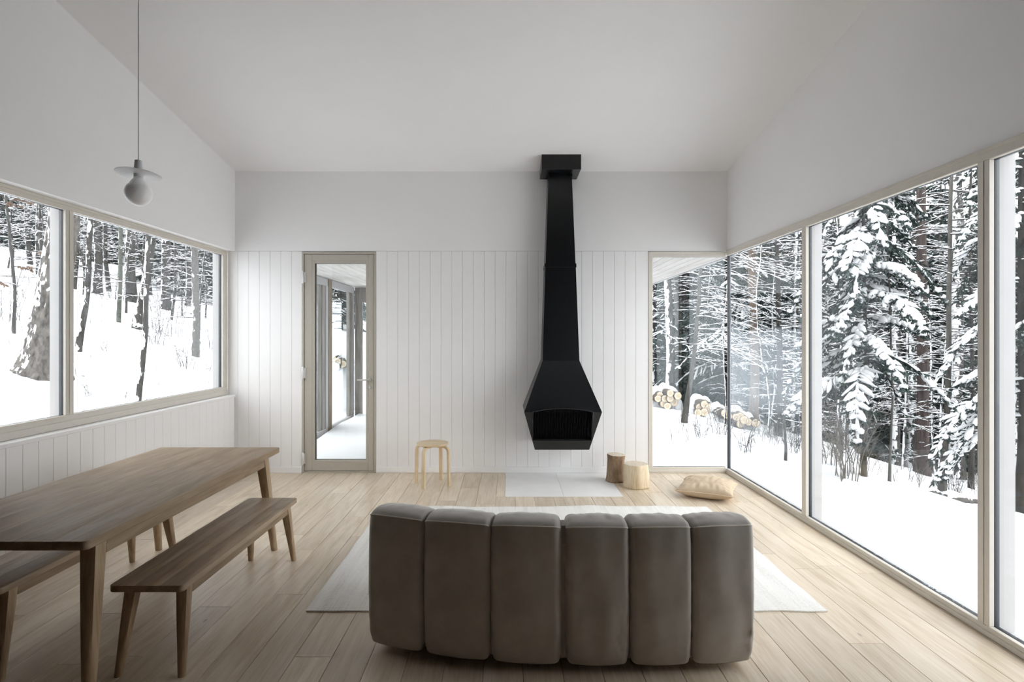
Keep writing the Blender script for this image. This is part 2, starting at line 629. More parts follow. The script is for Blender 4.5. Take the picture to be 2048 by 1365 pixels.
M['bark_snowy'] = bark_mat('snow_plastered_bark', (.018, .017, .016, 1), (.07, .065, .06, 1), snow=.62, mottle=2.6)
M['bark_big'] = bark_mat('rough_plated_bark', (.04, .037, .033, 1), (.155, .142, .128, 1), scale=16, stretch=.5, snow=.58, snow_dir=(-.9, .1, .2), mottle=1.9)
M['twig'] = plain('bare_twig', (.035, .032, .03, 1), rough=.9, spec=.1)
M['twig_pale'] = plain('pale_bare_twig', (.13, .12, .108, 1), rough=.9, spec=.1)
M['needles'] = plain('dark_fir_needles', (.024, .038, .033, 1), rough=.7, spec=.2, noise_amt=.5, nscale=3)
M['needles_far'] = plain('haze_tinted_needles', (.042, .058, .053, 1), rough=.8, spec=.2, noise_amt=.5, nscale=3)  # distance haze put into a lighter needle colour
M['leaf_brown'] = plain('dry_beech_leaf', (.13, .09, .065, 1), rough=.8, spec=.1, noise_amt=.3)
M['rock'] = plain('grey_fieldstone', (.09, .085, .08, 1), rough=.9, spec=.1, noise_amt=.25, nscale=10)


def log_end_mat():
    m, nt, bs = new_mat('cut_log_end')
    tc = N(nt, 'ShaderNodeTexCoord')
    wv = N(nt, 'ShaderNodeTexWave', wave_type='RINGS', rings_direction='SPHERICAL')
    wv.inputs['Scale'].default_value = 22
    wv.inputs['Distortion'].default_value = 2
    nt.links.new(tc.outputs['Object'], wv.inputs['Vector'])
    r = ramp(nt, [(.2, srgb(196, 178, 152)), (.8, srgb(214, 199, 176))])
    nt.links.new(wv.outputs['Fac'], r.inputs['Fac'])
    nt.links.new(r.outputs['Color'], bs.inputs['Base Color'])
    bs.inputs['Roughness'].default_value = .8
    return m


M['log_end'] = log_end_mat()
M['log_bark'] = plain('log_bark', (.10, .08, .065, 1), rough=.9, spec=.1, noise_amt=.4, nscale=25, bump=.6, bscale=60)
M['stump_side'] = wood('stump_weathered', srgb(112, 88, 66), srgb(150, 126, 102), srgb(182, 160, 136), axis=2, rough=.8, fine=26, along=9, rnd=.02, bump=.5)
M['stump_pale'] = wood('stump_pale', srgb(186, 162, 126), srgb(220, 203, 174), srgb(234, 221, 198), axis=2, rough=.75, fine=34, along=3, rnd=.02, bump=.4, knots=0)

# ------------------------------------------------------------------ room shell
YB = 6.574            # face of the back wall
XL = -3.154           # face of the left wall
XR = 2.536            # face of the right wall
YR = -1.1             # rear wall behind the camera
ZH = 2.562            # head of boards and windows
SL = 0.167            # pitch of the ceiling
YRIDGE = 2.2


def zc(y):
    return 3.486 + SL * (YB - y) if y >= YRIDGE else 3.486 + SL * (YB - YRIDGE) - SL * (YRIDGE - y)


def structure(o):
    o['kind'] = 'structure'
    return o


# floor: subfloor slab + one object for each oak plank
random.seed(4)
mb = MB()
mb.box(XL - .2, XR + .03, YR - .2, YB + .05, -.22, -.016)
floor = structure(obj('floor', mb, M['subfloor']))
PW = .187
x_ref = 1.566
k0 = math.floor((XL - x_ref) / PW)
HX0, HX1, HXM, HY0 = -.03, 1.137, .551, 5.602
tile_box = (HX0, HX1, HY0)
JOINTS = {-16: [4.56], -15: [4.56, 3.05], -14: [3.75], 0: []}
for k in range(k0, 60):
    x0 = x_ref + k * PW
    x1 = x0 + PW
    if x0 > XR + .02:
        break
    x0c, x1c = max(x0, XL - .01), min(x1, XR + .02)
    if x1c - x0c < .01:
        continue
    y = YR - random.uniform(0, 1.5)
    while y < YB:
        ln = random.choice([1.2, 1.5, 1.8, 2.1, 2.1])
        ya, yb = max(y, YR), min(y + ln, YB + .01)
        y += ln
        if yb - ya < .02 or (YB - yb < .25 and yb < YB):
            if yb - ya < .02:
                continue
        # cut around the hearth tiles
        segs = [(x0c, x1c, ya, yb)]
        out = []
        for (a, b, c, d) in segs:
            if d <= HY0 or b <= HX0 or a >= HX1:
                out.append((a, b, c, d))
            else:
                if c < HY0:
                    out.append((a, b, c, HY0))
                cc = max(c, HY0)
                if a < HX0:
                    out.append((a, HX0, cc, d))
                if b > HX1:
                    out.append((HX1, b, cc, d))
        for (a, b, c, d) in out:
            g = .001
            if b - a < .004 or d - c < .01:
                continue
            m_ = MB()
            m_.box(a + g, b - g, c + g, d - g, -.016, 0, bev=.0012)
            obj('plank', m_, M['floor'], floor, origin=((a + b) / 2, (c + d) / 2, -.008))

# hearth
for (a, b) in ((HX0, HXM), (HXM, HX1)):
    m_ = MB()
    m_.box(a + .001, b - .001, HY0 + .001, YB, -.016, .001, bev=.001)
    obj('hearth_tile', m_, M['tile'], floor, origin=((a + b) / 2, (HY0 + YB) / 2, -.008))

# back wall
DX0, DX1, DZ = -2.38, -1.525, 2.556      # door opening
WX0 = 1.623                              # corner window opening
mb = MB()
T = .22
mb.box(-3.36, DX0, YB + .016, YB + T, -.22, ZH)
mb.box(DX0, DX1, YB + .016, YB + T, DZ, ZH)
mb.box(DX0, DX1, YB + .016, YB + T, -.22, -.012)
mb.box(DX1, WX0, YB + .016, YB + T, -.22, ZH)
mb.box(-3.36, XR + .13, YB, YB + T, ZH + .0025, 3.75)
wall_back = structure(obj('wall_back', mb, M['white']))


def wall_board(a, b, z0, z1, parent, plane):
    m_ = MB()
    if plane == 'back':
        m_.box(a + .0009, b - .0009, YB, YB + .016, z0, z1, bev=.0022)
        o = obj('board', m_, M['board'], parent, origin=((a + b) / 2, YB + .008, z0))
    else:
        m_.box(XL - .016, XL, a + .0009, b - .0009, z0, z1, bev=.0022)
        o = obj('board', m_, M['board'], parent, origin=(XL - .008, (a + b) / 2, z0))
    return o


def bx(px):
    return (px - VX) * YB / F


seams = [-3.24] + [bx(475.6 + 21.55 * i) for i in range(6)] + [DX0]
for a, b in zip(seams[:-1], seams[1:]):
    if b - a > .01:
        wall_board(a, b, .01, ZH, wall_back, 'back')
seams = [DX1] + [bx(990.3 + 21.63 * i) for i in range(-11, 15) if DX1 + .03 < bx(990.3 + 21.63 * i) < WX0 - .03] + [WX0]
for a, b in zip(seams[:-1], seams[1:]):
    wall_board(a, b, .01, ZH, wall_back, 'back')

# baseboards on the back wall
mb = MB()
mb.box(XL, DX0 - .002, YB - .012, YB + .002, 0, .070, bev=.003)
mb.box(DX1 + .002, WX0 - .002, YB - .012, YB + .002, 0.0015, .070, bev=.003)
structure(obj('baseboard_back', mb, M['board']))

# left wall: upper part, wainscot, return, solid part near the camera
LW0 = 3.42                 # near end of the left window opening
SILL = .905
XLF = -3.24                # inner face of the left window frame
mb = MB()
LN = 3.05
mb.box(-3.36, XL, LN, YB + .001, ZH, 5.2)
mb.box(-3.36, XL, LN, LW0, -.22, ZH)
mb.box(-3.36, XL - .016, LW0, YB + T, -.22, SILL - .025)
wall_left = structure(obj('wall_left', mb, M['white']))
y = YB
ys = [YB - .016]
while y > LW0:
    y -= .125
    ys.append(max(y, LW0))
for b, a in zip(ys[:-1], ys[1:]):
    if b - a > .012:
        wall_board(a, b, .005, SILL - .03, wall_left, 'left')
# dark lining out of view, added to absorb light at the near end
mb = MB()
mb.box(-3.36, XL, YR - .2, LN, -.22, 5.2)
structure(obj('wall_left_absorber', mb, M['absorber_dark']))
mb = MB()
mb.box(XLF - .02, XL + .008, LW0, YB - .001, SILL - .03, SILL, bev=.003)
structure(obj('trim_1', mb, M['board']))          # window ledge
mb = MB()
mb.box(XL - .012, XL + .012, YR, YB - .012, .0015, .070, bev=.003)
structure(obj('baseboard_left', mb, M['board']))

# right wall
RW0 = 2.10                 # near end of the right glazing
XRF = 2.52
mb = MB()
mb.box(XR, XR + .13, RW0 - .1, YB + .001, ZH + .013, 5.2)
mb.box(XR, XR + .13, RW0 - .1, RW0, -.22, ZH + .013)
structure(obj('wall_right', mb, M['white']))
mb = MB()
mb.box(XR, XR + .13, YR - .2, RW0 - .1, -.22, 5.2)
structure(obj('wall_right_absorber', mb, M['absorber_mid']))  # unseen brown wall part, added to absorb light near the camera
# unseen rear wall, set close and brown to soak up light
mb = MB()
mb.box(XL - .2, XR + .13, YR - .2, YR, -.22, 5.2)
structure(obj('wall_rear', mb, M['absorber_mid']))

# ceiling: two pitched slabs meeting at a ridge
mb = MB()
for (ya, yb) in ((YR - .25, YRIDGE), (YRIDGE, 3.0), (3.0, YB + .25)):
    za, zb = zc(ya), zc(yb)
    x0, x1 = -3.4, 2.72
    v = [(x0, ya, za), (x1, ya, za), (x1, yb, zb), (x0, yb, zb),
         (x0, ya, za + .3), (x1, ya, za + .3), (x1, yb, zb + .3), (x0, yb, zb + .3)]
    mb.add(v, [(0, 3, 2, 1), (4, 5, 6, 7), (0, 1, 5, 4), (1, 2, 6, 5), (2, 3, 7, 6), (3, 0, 4, 7)])
    if yb == 3.0:
        structure(obj('ceiling_absorber', mb, M['absorber_dark']))  # dark ceiling part out of view, added to keep the near end dim
        mb = MB()
structure(obj('ceiling', mb, M['white']))


# ------------------------------------------------------------------ windows
def framed_window(name, mapf, u0, u1, v0, v1, mull, jamb0, jamb1, head, sill, depth=.024, gdep=.026, rev=.075, mats=None, corner1=False, corner0=False):
    """mapf(u0,u1,v0,v1,w0,w1) -> box bounds; mull: list of (ua,ub)."""
    root = structure(empty(name, (0, 0, 0)))
    fm = M['frame']
    edges = [u0 + jamb0]
    for (a, b) in mull:
        edges += [a, b]
    edges.append(u1 - jamb1)
    vb, vt = v0 + sill, v1 - head

    def bxs(nm, lst, mat, bev=.003):
        m_ = MB()
        for q in lst:
            m_.box(*mapf(*q), bev=bev)
        return obj(nm, m_, mat, root)
    bxs('head', [(u0, u1, vt, v1 - .022, 0, depth), (u0, u1, v1 - .024, v1, -.004, depth)], fm)
    bxs('sill_rail', [(u0, u1, v0, v0 + sill * .55, -.006, depth), (u0, u1, v0 + sill * .5, vb, 0, depth)], fm)
    if jamb0 > 0:
        bxs('jamb', [(u0, u0 + jamb0, vb, vt, 0, depth)], fm)
    if jamb1 > 0:
        bxs('jamb', [(u1 - jamb1, u1, vb, vt, 0, depth)], fm)
    for (a, b) in mull:
        bxs('mullion', [(a, b, vb, vt, 0, depth), (a + .03, b - .03, vb, vt, -.004, 0)] if b - a > .07 else [(a, b, vb, vt, 0, depth)], fm)
    for i in range(0, len(edges), 2):
        a, b = edges[i], edges[i + 1]
        last = i == len(edges) - 2
        g = .004
        lst = [(a - g, b + g, vt - .000, vt + g, depth, depth + gdep), (a - g, b + g, vb - g, vb + .000, depth, depth + gdep)]
        o_ = .02
        ca = corner0 and i == 0
        cb = corner1 and last
        if not ca:
            lst.append((a - o_, a, vb, vt, depth, depth + gdep))
        if not cb:
            lst.append((b, b + o_, vb, vt, depth, depth + gdep))
        bxs('gasket', lst, M['gasket'], bev=0)
        m_ = MB()
        m_.box(*mapf(a + (.001), b - .001, vb + .001, vt - .001, depth + gdep - .016, depth + gdep - .001))
        obj('pane', m_, M['glass'], root)
        lst = [(a - .03, b + .03, vt + .045, vt + .07, depth + gdep, depth + gdep + rev),
               (a - .03, b + .03, vb - .07, vb - .03, depth + gdep, depth + gdep + rev)]
        if not ca:
            lst.append((a - .04, a - .002, vb - .07, vt + .07, depth + gdep, depth + gdep + rev))
        if not cb:
            lst.append((b + .002, b + .04, vb - .07, vt + .07, depth + gdep, depth + gdep + rev))
        bxs('outer_reveal', lst, M['reveal'], bev=0)
    return root


def map_left(u0, u1, v0, v1, w0, w1):       # u = world Y, w outward (-X) from the inner face
    return (XLF - w1, XLF - w0, u0, u1, v0, v1)


def map_right(u0, u1, v0, v1, w0, w1):
    return (XRF + w0, XRF + w1, u0, u1, v0, v1)


def map_back(u0, u1, v0, v1, w0, w1):
    return (u0, u1, YB - .006 + w0, YB - .006 + w1, v0, v1)


w1 = framed_window('window_1', map_left, LW0, YB - .001, SILL + .001, ZH, [(4.171, 4.248)], .08, .10, .055, .095, depth=.023, gdep=.030, rev=.068)
w2 = framed_window('window_2', map_back, WX0, XRF - .004, .0005, 2.557, [], .047, 0, .058, .066, depth=.030, gdep=.026, rev=.08, corner1=True)
w3 = framed_window('window_3', map_right, RW0, YB - .010, .0005, ZH + .013, [(2.982, 3.057), (4.82, 4.885)], .08, 0, .066, .055, depth=.030, gdep=.026, rev=.085, corner1=True)
# dark silicone joint where the two corner panes meet
m_ = MB()
m_.box(XRF + .034, XRF + .066, YB + .026, YB + .060, .03, 2.53, bev=.002)
obj('corner_joint', m_, M['gasket'], w3)

# ------------------------------------------------------------------ door
door = structure(empty('door_1', ((DX0 + DX1) / 2, YB, 0)))


def dobj(nm, boxes, mat, parent=None, bev=.003):
    m2 = MB()
    for q in boxes:
        m2.box(*q, bev=bev)
    return obj(nm, m2, mat, parent or door)


fy0, fy1 = YB - .004, YB + .09
dobj('door_frame', [(DX0, DX0 + .022, fy0, fy1, 0, DZ), (DX1 - .022, DX1, fy0, fy1, 0, DZ),
                    (DX0 + .022, DX1 - .022, fy0, fy1, DZ - .024, DZ), (DX0 + .022, DX1 - .022, fy0 + .012, fy1, 0, .016)], M['doorframe'])
lx0, lx1, lz0, lz1 = DX0 + .026, DX1 - .026, .022, DZ - .028
gx0, gx1, gz0, gz1 = -2.236, -1.644, .147, 2.424
ly0, ly1 = YB + .006, YB + .074
leaf = dobj('door_leaf', [(lx0, gx0 - .03, ly0, ly1, lz0, lz1), (gx1 + .03, lx1, ly0, ly1, lz0, lz1),
                          (gx0 - .03, gx1 + .03, ly0, ly1, gz1 + .03, lz1), (gx0 - .03, gx1 + .03, ly0, ly1, lz0, gz0 - .03)], M['doorframe'])
dobj('glazing_bead', [(gx0 - .032, gx0, ly0 + .002, ly0 + .03, gz0 - .032, gz1 + .032), (gx1, gx1 + .032, ly0 + .002, ly0 + .03, gz0 - .032, gz1 + .032),
                      (gx0, gx1, ly0 + .002, ly0 + .03, gz1, gz1 + .032), (gx0, gx1, ly0 + .002, ly0 + .03, gz0 - .032, gz0)], M['doorframe'], leaf)
dobj('glazing_gasket', [(gx0 - .004, gx0 + .008, ly0 + .03, ly0 + .05, gz0, gz1), (gx1, gx1 + .01, ly0 + .03, ly0 + .05, gz0, gz1),
                        (gx0, gx1, ly0 + .03, ly0 + .05, gz1 - .003, gz1 + .01), (gx0, gx1, ly0 + .03, ly0 + .05, gz0 - .01, gz0 + .004)], M['gasket'], leaf, 0)
dobj('pane', [(gx0 + .001, gx1 - .001, ly0 + .034, ly0 + .046, gz0 + .001, gz1 - .001)], M['glass'], leaf, 0)
for py in (555, 746.5, 918):
    zz = EYE - (py - VY) * YB / F
    m_ = MB()
    m_.lathe([(.0095, zz - .072), (.0105, zz - .070), (.0105, zz - .002), (.0090, zz - .001), (.0090, zz + .001), (.0105, zz + .002), (.0105, zz + .070), (.0095, zz + .072)], n=14, cx=DX0 + .013, cy=YB - .012)
    m_.box(DX0 + .013, DX0 + .04, YB + .0, YB + .007, zz - .06, zz + .06)
    obj('hinge', m_, M['steel'], door, angle=40)
zz = EYE - (760 - VY) * YB / F
hx = bx(739)
m_ = MB()
rose = []
m_.tube([(hx, ly0 - .008, zz), (hx, ly0 + .001, zz)], [.020, .022], n=20)
m_.tube([(hx, ly0 - .004, zz), (hx, ly0 - .045, zz)], .009, n=12)
m_.tube([(hx + .008, ly0 - .048, zz), (hx - .06, ly0 - .05, zz), (hx - .132, ly0 - .048, zz)], [.0095, .0095, .0085], n=12)
obj('door_handle', m_, M['steel'], leaf, angle=40)
zz -= .088
m_ = MB()
m_.tube([(hx, ly0 - .006, zz), (hx, ly0 + .001, zz)], [.017, .019], n=20)
m_.box(hx - .005, hx + .005, ly0 - .012, ly0, zz - .011, zz + .011, bev=.002)
obj('lock_cylinder', m_, M['steel'], leaf, angle=40)
# ------------------------------------------------------------------ suspended fireplace
fp = empty('hanging_fireplace', (.5795, 6.3, .363))
tag(fp, 'black steel wall-hung fireplace with tapering flue and open hood', 'fireplace')
YW = YB - .003


def frustum(mb_, c, secs, mi=0):
    """sections: (z, half_width, y_front); flat back on the wall"""
    b = len(mb_.v)
    for (z, hw, yf) in secs:
        mb_.v.extend([(c - hw, yf, z), (c + hw, yf, z), (c + hw, YW, z), (c - hw, YW, z)])
    fs = [(b + 3, b + 2, b + 1, b)]
    for i in range(len(secs) - 1):
        for k in range(4):
            k2 = (k + 1) % 4
            fs.append((b + 4 * i + k, b + 4 * i + k2, b + 4 * i + 4 + k2, b + 4 * i + 4 + k))
    t = b + 4 * (len(secs) - 1)
    fs.append((t, t + 1, t + 2, t + 3))
    mb_.f.extend(fs)
    mb_.m.extend([mi] * len(fs))


FC = .5795
m_ = MB(); m_.box(.366, .793, 6.169, YW, 3.392, 3.60, bev=.003); obj('ceiling_box', m_, M['black'], fp)
zcol = 1.58 - (533 - 673) * 6.24 / F
m_ = MB(); frustum(m_, FC, [(zcol, .1655, 6.268), (3.40, .128, 6.317)]); obj('flue', m_, M['black'], fp)
m_ = MB(); frustum(m_, FC, [(1.305, .2015, 6.22), (zcol + .02, .1665, 6.266)]); obj('flue', m_, M['black'], fp)
m_ = MB(); frustum(m_, FC, [(zcol - .006, .174, 6.258), (zcol + .036, .172, 6.260)]); obj('flue_collar', m_, M['black'], fp)
for sx in (-.13, .118):
    m_ = MB(); m_.box(FC + sx, FC + sx + .014, 6.300, 6.318, 3.35, 3.392, bev=.002); obj('flue_clip', m_, M['black'], fp)
# hood and firebox shell
ZW, YWD, HWD = .781, 5.98, .409
ZBT, YBT, HBT = .363, 6.10, .292
ZT, YT, HT = 1.311, 6.22, .2025
m_ = MB()
m_.add([(FC - HWD, YWD, ZW), (FC + HWD, YWD, ZW), (FC + HWD, YW, ZW), (FC - HWD, YW, ZW),
        (FC - HT, YT, ZT), (FC + HT, YT, ZT), (FC + HT, YW, ZT), (FC - HT, YW, ZT)],
       [(0, 1, 5, 4), (1, 2, 6, 5), (2, 3, 7, 6), (3, 0, 4, 7), (4, 5, 6, 7)])
obj('hood', m_, M['black'], fp)


def low(t, hw_extra=0):
    """half width, y of the lower shell at parameter t (0 bottom .. 1 widest)"""
    return HBT + (HWD - HBT) * t, YBT + (YWD - YBT) * t, ZBT + (ZW - ZBT) * t


m_ = MB()
m_.add([(FC - HBT, YBT, ZBT), (FC + HBT, YBT, ZBT), (FC + HBT, YW, ZBT), (FC - HBT, YW, ZBT),
        (FC - HWD, YWD, ZW), (FC + HWD, YWD, ZW), (FC + HWD, YW, ZW), (FC - HWD, YW, ZW)],
       [(0, 3, 2, 1), (1, 2, 6, 5), (2, 3, 7, 6), (3, 0, 4, 7)])
# front cheeks and lower lip around the opening
OX0, OX1 = FC - .302, FC + .322
tl = .27
h2, y2, z2 = low(tl)
OX0, OX1 = FC - .318, FC + .312
m_.add([(FC - HBT, YBT, ZBT), (FC + HBT, YBT, ZBT), (FC + h2, y2, z2), (FC - h2, y2, z2)], [(0, 1, 2, 3)])
m_.add([(FC - h2, y2, z2), (OX0, y2, z2), (OX0, YWD, ZW), (FC - HWD, YWD, ZW)], [(0, 1, 2, 3)])
m_.add([(OX1, y2, z2), (FC + h2, y2, z2), (FC + HWD, YWD, ZW), (OX1, YWD, ZW)], [(0, 1, 2, 3)])
shell = obj('firebox', m_, M['black'], fp)
m_ = MB()
m_.add([(OX0, 6.02, z2), (OX1, 6.02, z2), (OX1, 6.45, z2), (OX0, 6.45, z2), (OX0, 6.45, ZW + .05), (OX1, 6.45, ZW + .05)],
       [(0, 1, 2, 3), (3, 2, 5, 4)])
obj('firebox_lining', m_, M['black_matte'], shell)
# arched mesh screen standing in the opening, slightly proud
na = 17
yt_, yb_ = YWD - .014, y2 - .014
arc = []
for i in range(na):
    u = i / (na - 1)
    x = OX0 + (OX1 - OX0) * u
    arc.append((x, yt_, ZW + .006 + .036 * (1 - (2 * u - 1) ** 2)))
outl = [(OX0, yb_, z2 + .002)] + arc + [(OX1, yb_, z2 + .002)]
m_ = MB()
m_.tube(outl, .008, n=6)
m_.tube([(OX0, yb_, z2 + .002), (OX1, yb_, z2 + .002)], .008, n=6)
obj('screen_frame', m_, M['black'], fp, angle=40)
m_ = MB()
nst = 64
for i in range(nst):
    u = (i + .5) / nst
    x = OX0 + (OX1 - OX0) * u
    zt = ZW + .004 + .036 * (1 - (2 * u - 1) ** 2)
    off = .006 * math.sin(i * 2.1)
    m_.tube([(x, yb_ + .012 + off, z2 + .004), (x, yt_ + .012 + off, zt)], .0036, n=4, cap=False)
scr = obj('mesh_curtain', m_, M['black_matte'], fp)
scr['kind'] = 'stuff'
m_ = MB()
vs = []
for (x, y, z) in arc:
    vs.append((x, y, z)); vs.append((x, y + .06, z + .006))
m_.add(vs, [(2 * i, 2 * i + 2, 2 * i + 3, 2 * i + 1) for i in range(na - 1)])
obj('arched_lintel', m_, M['black'], shell)
for sx in (OX0 - .012, OX1 + .002):
    m_ = MB(); m_.box(sx, sx + .012, 5.985, 6.012, .655, .695, bev=.003); obj('screen_handle', m_, M['black'], fp)

# ------------------------------------------------------------------ pendant lamp
PY = 3.27
px_, pz_ = P(277, 387, PY)[0], P(277, 387, PY)[2]
pend = empty('pendant_lamp', (px_, PY, pz_ - .072))
tag(pend, 'white pendant lamp with frosted globe bulb and milky glass disc above the dining table', 'lamp')
m_ = MB()
R = .0715
prof = []
for i in range(15):
    a = -math.pi / 2 + math.pi * (i / 18)
    prof.append((max(.001, R * math.cos(a)), pz_ + R * math.sin(a)))
prof += [(.036, pz_ + .073), (.026, pz_ + .084), (.023, pz_ + .098), (.022, pz_ + .106)]
m_.lathe(prof, n=32, cx=px_, cy=PY)
obj('bulb', m_, M['bulb'], pend, smooth=True)
zd = P(277, 349, PY)[2]
m_ = MB()
rd = .117
m_.lathe([(.02, -.002), (rd * .9, -.003), (rd, -.001), (rd, .001), (rd * .9, .003), (.02, .003)], n=48)
d = obj('disc', m_, M['disc'], pend, angle=40)
d.location = Vector((px_, PY, zd)) - pend.location
d.rotation_euler = (math.radians(-4.2), math.radians(1.5), 0)
m_ = MB()
m_.lathe([(.024, zd - .018), (.025, zd), (.025, zd + .014), (.022, zd + .05), (.019, zd + .078), (.018, zd + .08)], n=20, cx=px_, cy=PY)
obj('socket', m_, M['socket'], pend, angle=40)
m_ = MB()
m_.tube([(px_, PY, zd + .078), (px_, PY, zc(PY) - .02)], .0028, n=8)
obj('cord', m_, M['cord'], pend, smooth=True)
m_ = MB()
m_.lathe([(.05, zc(PY) - .03), (.052, zc(PY) - .026), (.052, zc(PY) + .02)], n=24, cx=px_, cy=PY)
obj('ceiling_rose', m_, M['cord'], pend, angle=40)


# ------------------------------------------------------------------ dining table and benches
def rounded_outline(x0, x1, y0, y1, rads, n=6):
    """rads: radius at (x1,y1), (x0,y1), (x0,y0), (x1,y0)"""
    pts = []
    for (sx, sy, a0, r) in ((1, 1, 0, rads[0]), (-1, 1, 90, rads[1]), (-1, -1, 180, rads[2]), (1, -1, 270, rads[3])):
        cx = (x1 - r) if sx > 0 else (x0 + r)
        cy_ = (y1 - r) if sy > 0 else (y0 + r)
        for i in range(n + 1):
            a = math.radians(a0 + 90 * i / n)
            pts.append((cx + r * math.cos(a), cy_ + r * math.sin(a)))
    return pts


def slab(mb_, x0, x1, y0, y1, z0, z1, rads, bl, br_, bev=.003):
    """board with eased ends; long sides eased only where bl / br_ say they are outer edges"""
    rings = []
    for (ins, z) in ((bev, z0), (0, z0 + bev), (0, z1 - bev), (bev * .4, z1 - bev * .2), (bev, z1)):
        rings.append([(p[0], p[1], z) for p in rounded_outline(x0 + ins * bl, x1 - ins * br_, y0 + ins, y1 - ins, [max(.0006, r - ins) for r in rads])])
    n = len(rings[0])
    b = len(mb_.v)
    for rg in rings:
        mb_.v.extend(rg)
    fs = [tuple(b + k for k in range(n))[::-1], tuple(b + (len(rings) - 1) * n + k for k in range(n))]
    for i in range(len(rings) - 1):
        for k in range(n):
            k2 = (k + 1) % n
            fs.append((b + i * n + k, b + i * n + k2, b + (i + 1) * n + k2, b + (i + 1) * n + k))
    mb_.f.extend(fs)
    mb_.m.extend([0] * len(fs))


def trestle(name, label, cat, x0, x1, y0, y1, h, th, leg_top, leg_foot, rt, rb, apron_h, staves, corner, mat=M['oak_y']):
    """leg_top/leg_foot: [(x,y)...] for the four legs"""
    root = empty(name, ((x0 + x1) / 2, (y0 + y1) / 2, 0))
    tag(root, label, cat)
    # top of glued staves: each its own board, outer ones carry the rounded corners
    rr_ = random.Random(name + label)
    cuts = [0.0]
    for i in range(staves - 1):
        cuts.append((i + 1) / staves + rr_.uniform(-.12, .12) / staves)
    cuts.append(1.0)
    core_ = MB()
    core_.box(x0 + .03, x1 - .03, y0 + .03, y1 - .03, h - th + .004, h - .006)
    top_ = obj('tabletop' if cat == 'table' else 'seat', core_, mat, root, origin=((x0 + x1) / 2, (y0 + y1) / 2, h))
    for i in range(staves):
        xa, xb = x0 + (x1 - x0) * cuts[i], x0 + (x1 - x0) * cuts[i + 1]
        lo, hi = i == 0, i == staves - 1
        q = .0006
        m1 = MB()
        slab(m1, xa + (0 if lo else .0001), xb - (0 if hi else .0001), y0, y1, h - th, h,
             (corner if hi else q, corner if lo else q, corner if lo else q, corner if hi else q), 1 if lo else .12, 1 if hi else .12)
        obj('stave', m1, mat, top_, origin=((xa + xb) / 2, (y0 + y1) / 2, h), angle=35)
    for (tx, ty), (bx_, by_) in zip(leg_top, leg_foot):
        m1 = MB()
        ps, rs = [], []
        for i in range(7):
            u = i / 6
            ps.append((tx + (bx_ - tx) * u, ty + (by_ - ty) * u, (h - th) * (1 - u)))
            rs.append(rt + (rb - rt) * u if i < 6 else rb * .93)
        # square shoulder easing into a round foot
        n = 16
        b = len(m1.v)
        for i, (p, r) in enumerate(zip(ps, rs)):
            u = i / 6
            e = 2 + 7 * max(0, 1 - u * 1.15) ** 1.5
            for k in range(n):
                t_ = 2 * math.pi * k / n
                c_, s_ = math.cos(t_), math.sin(t_)
                q = (abs(c_) ** e + abs(s_) ** e) ** (-1 / e)
                m1.v.append((p[0] + r * q * c_, p[1] + r * q * s_, p[2]))
        fs = []
        for i in range(6):
            for k in range(n):
                k2 = (k + 1) % n
                fs.append((b + i * n + k, b + (i + 1) * n + k, b + (i + 1) * n + k2, b + i * n + k2))
        fs.append(tuple(b + 6 * n + k for k in range(n)))
        m1.f.extend(fs); m1.m.extend([0] * len(fs))
        obj('leg', m1, M['oak_z'], root, origin=(tx, ty, h / 2), angle=40)
    za, zb = h - th - apron_h, h - th
    xl = min(p[0] for p in leg_top); xr = max(p[0] for p in leg_top)
    yl = min(p[1] for p in leg_top); yr = max(p[1] for p in leg_top)
    for xx in (xl, xr):
        m1 = MB()
        s_ = 1 if xx == xr else -1
        xo = xx + s_ * (rt * .92)
        m1.box(min(xo, xo - s_ * .022), max(xo, xo - s_ * .022), yl + rt * .9, yr - rt * .9, za, zb, bev=.002)
        obj('apron', m1, M['oak_y'], root, origin=(xx, (yl + yr) / 2, zb))
    for yy in (yl, yr):
        m1 = MB()
        m1.box(xl + rt * .9, xr - rt * .9, yy - .011, yy + .011, za + apron_h * .45, zb, bev=.002)
        obj('apron', m1, M['oak_x'], root, origin=((xl + xr) / 2, yy, zb))
    return root


TX0, TX1, TY0, TY1 = -2.626, -1.722, 2.326, 4.306
lt = [(TX0 + .062, 2.44), (TX1 - .055, 2.44), (TX0 + .062, 4.11), (TX1 - .055, 4.11)]
lf = [(TX0 + .03, 2.345), (TX1 - .01, 2.345), (TX0 + .045, 4.205), (TX1 - .005, 4.205)]
trestle('dining_table', 'long oak dining table with rounded corners and splayed tapering legs', 'table',
        TX0, TX1, TY0, TY1, .74, .038, lt, lf, .036, .024, .062, 6, .026)


def bench(name, label, dx, dy):
    x0, x1, y0, y1 = -1.842, -1.497, 2.62, 4.05
    lt = [(x0 + .058, 2.715), (x1 - .046, 2.715), (x0 + .058, 3.945), (x1 - .046, 3.945)]
    lf = [(x0 + .030, 2.645), (x1 - .02, 2.645), (x0 + .030, 4.008), (x1 - .012, 4.008)]
    s = lambda L: [(a + dx, b + dy) for a, b in L]
    return trestle(name, label, 'bench', x0 + dx, x1 + dx, y0 + dy, y1 + dy, .43, .031, s(lt), s(lf), .028, .0185, .05, 3, .022, M['oak_bench'])


bench('dining_bench', 'oak bench on the open side of the dining table nearest the sofa', 0, 0)
bench('dining_bench', 'oak bench tucked under the dining table on the window side', -.815, -.03)

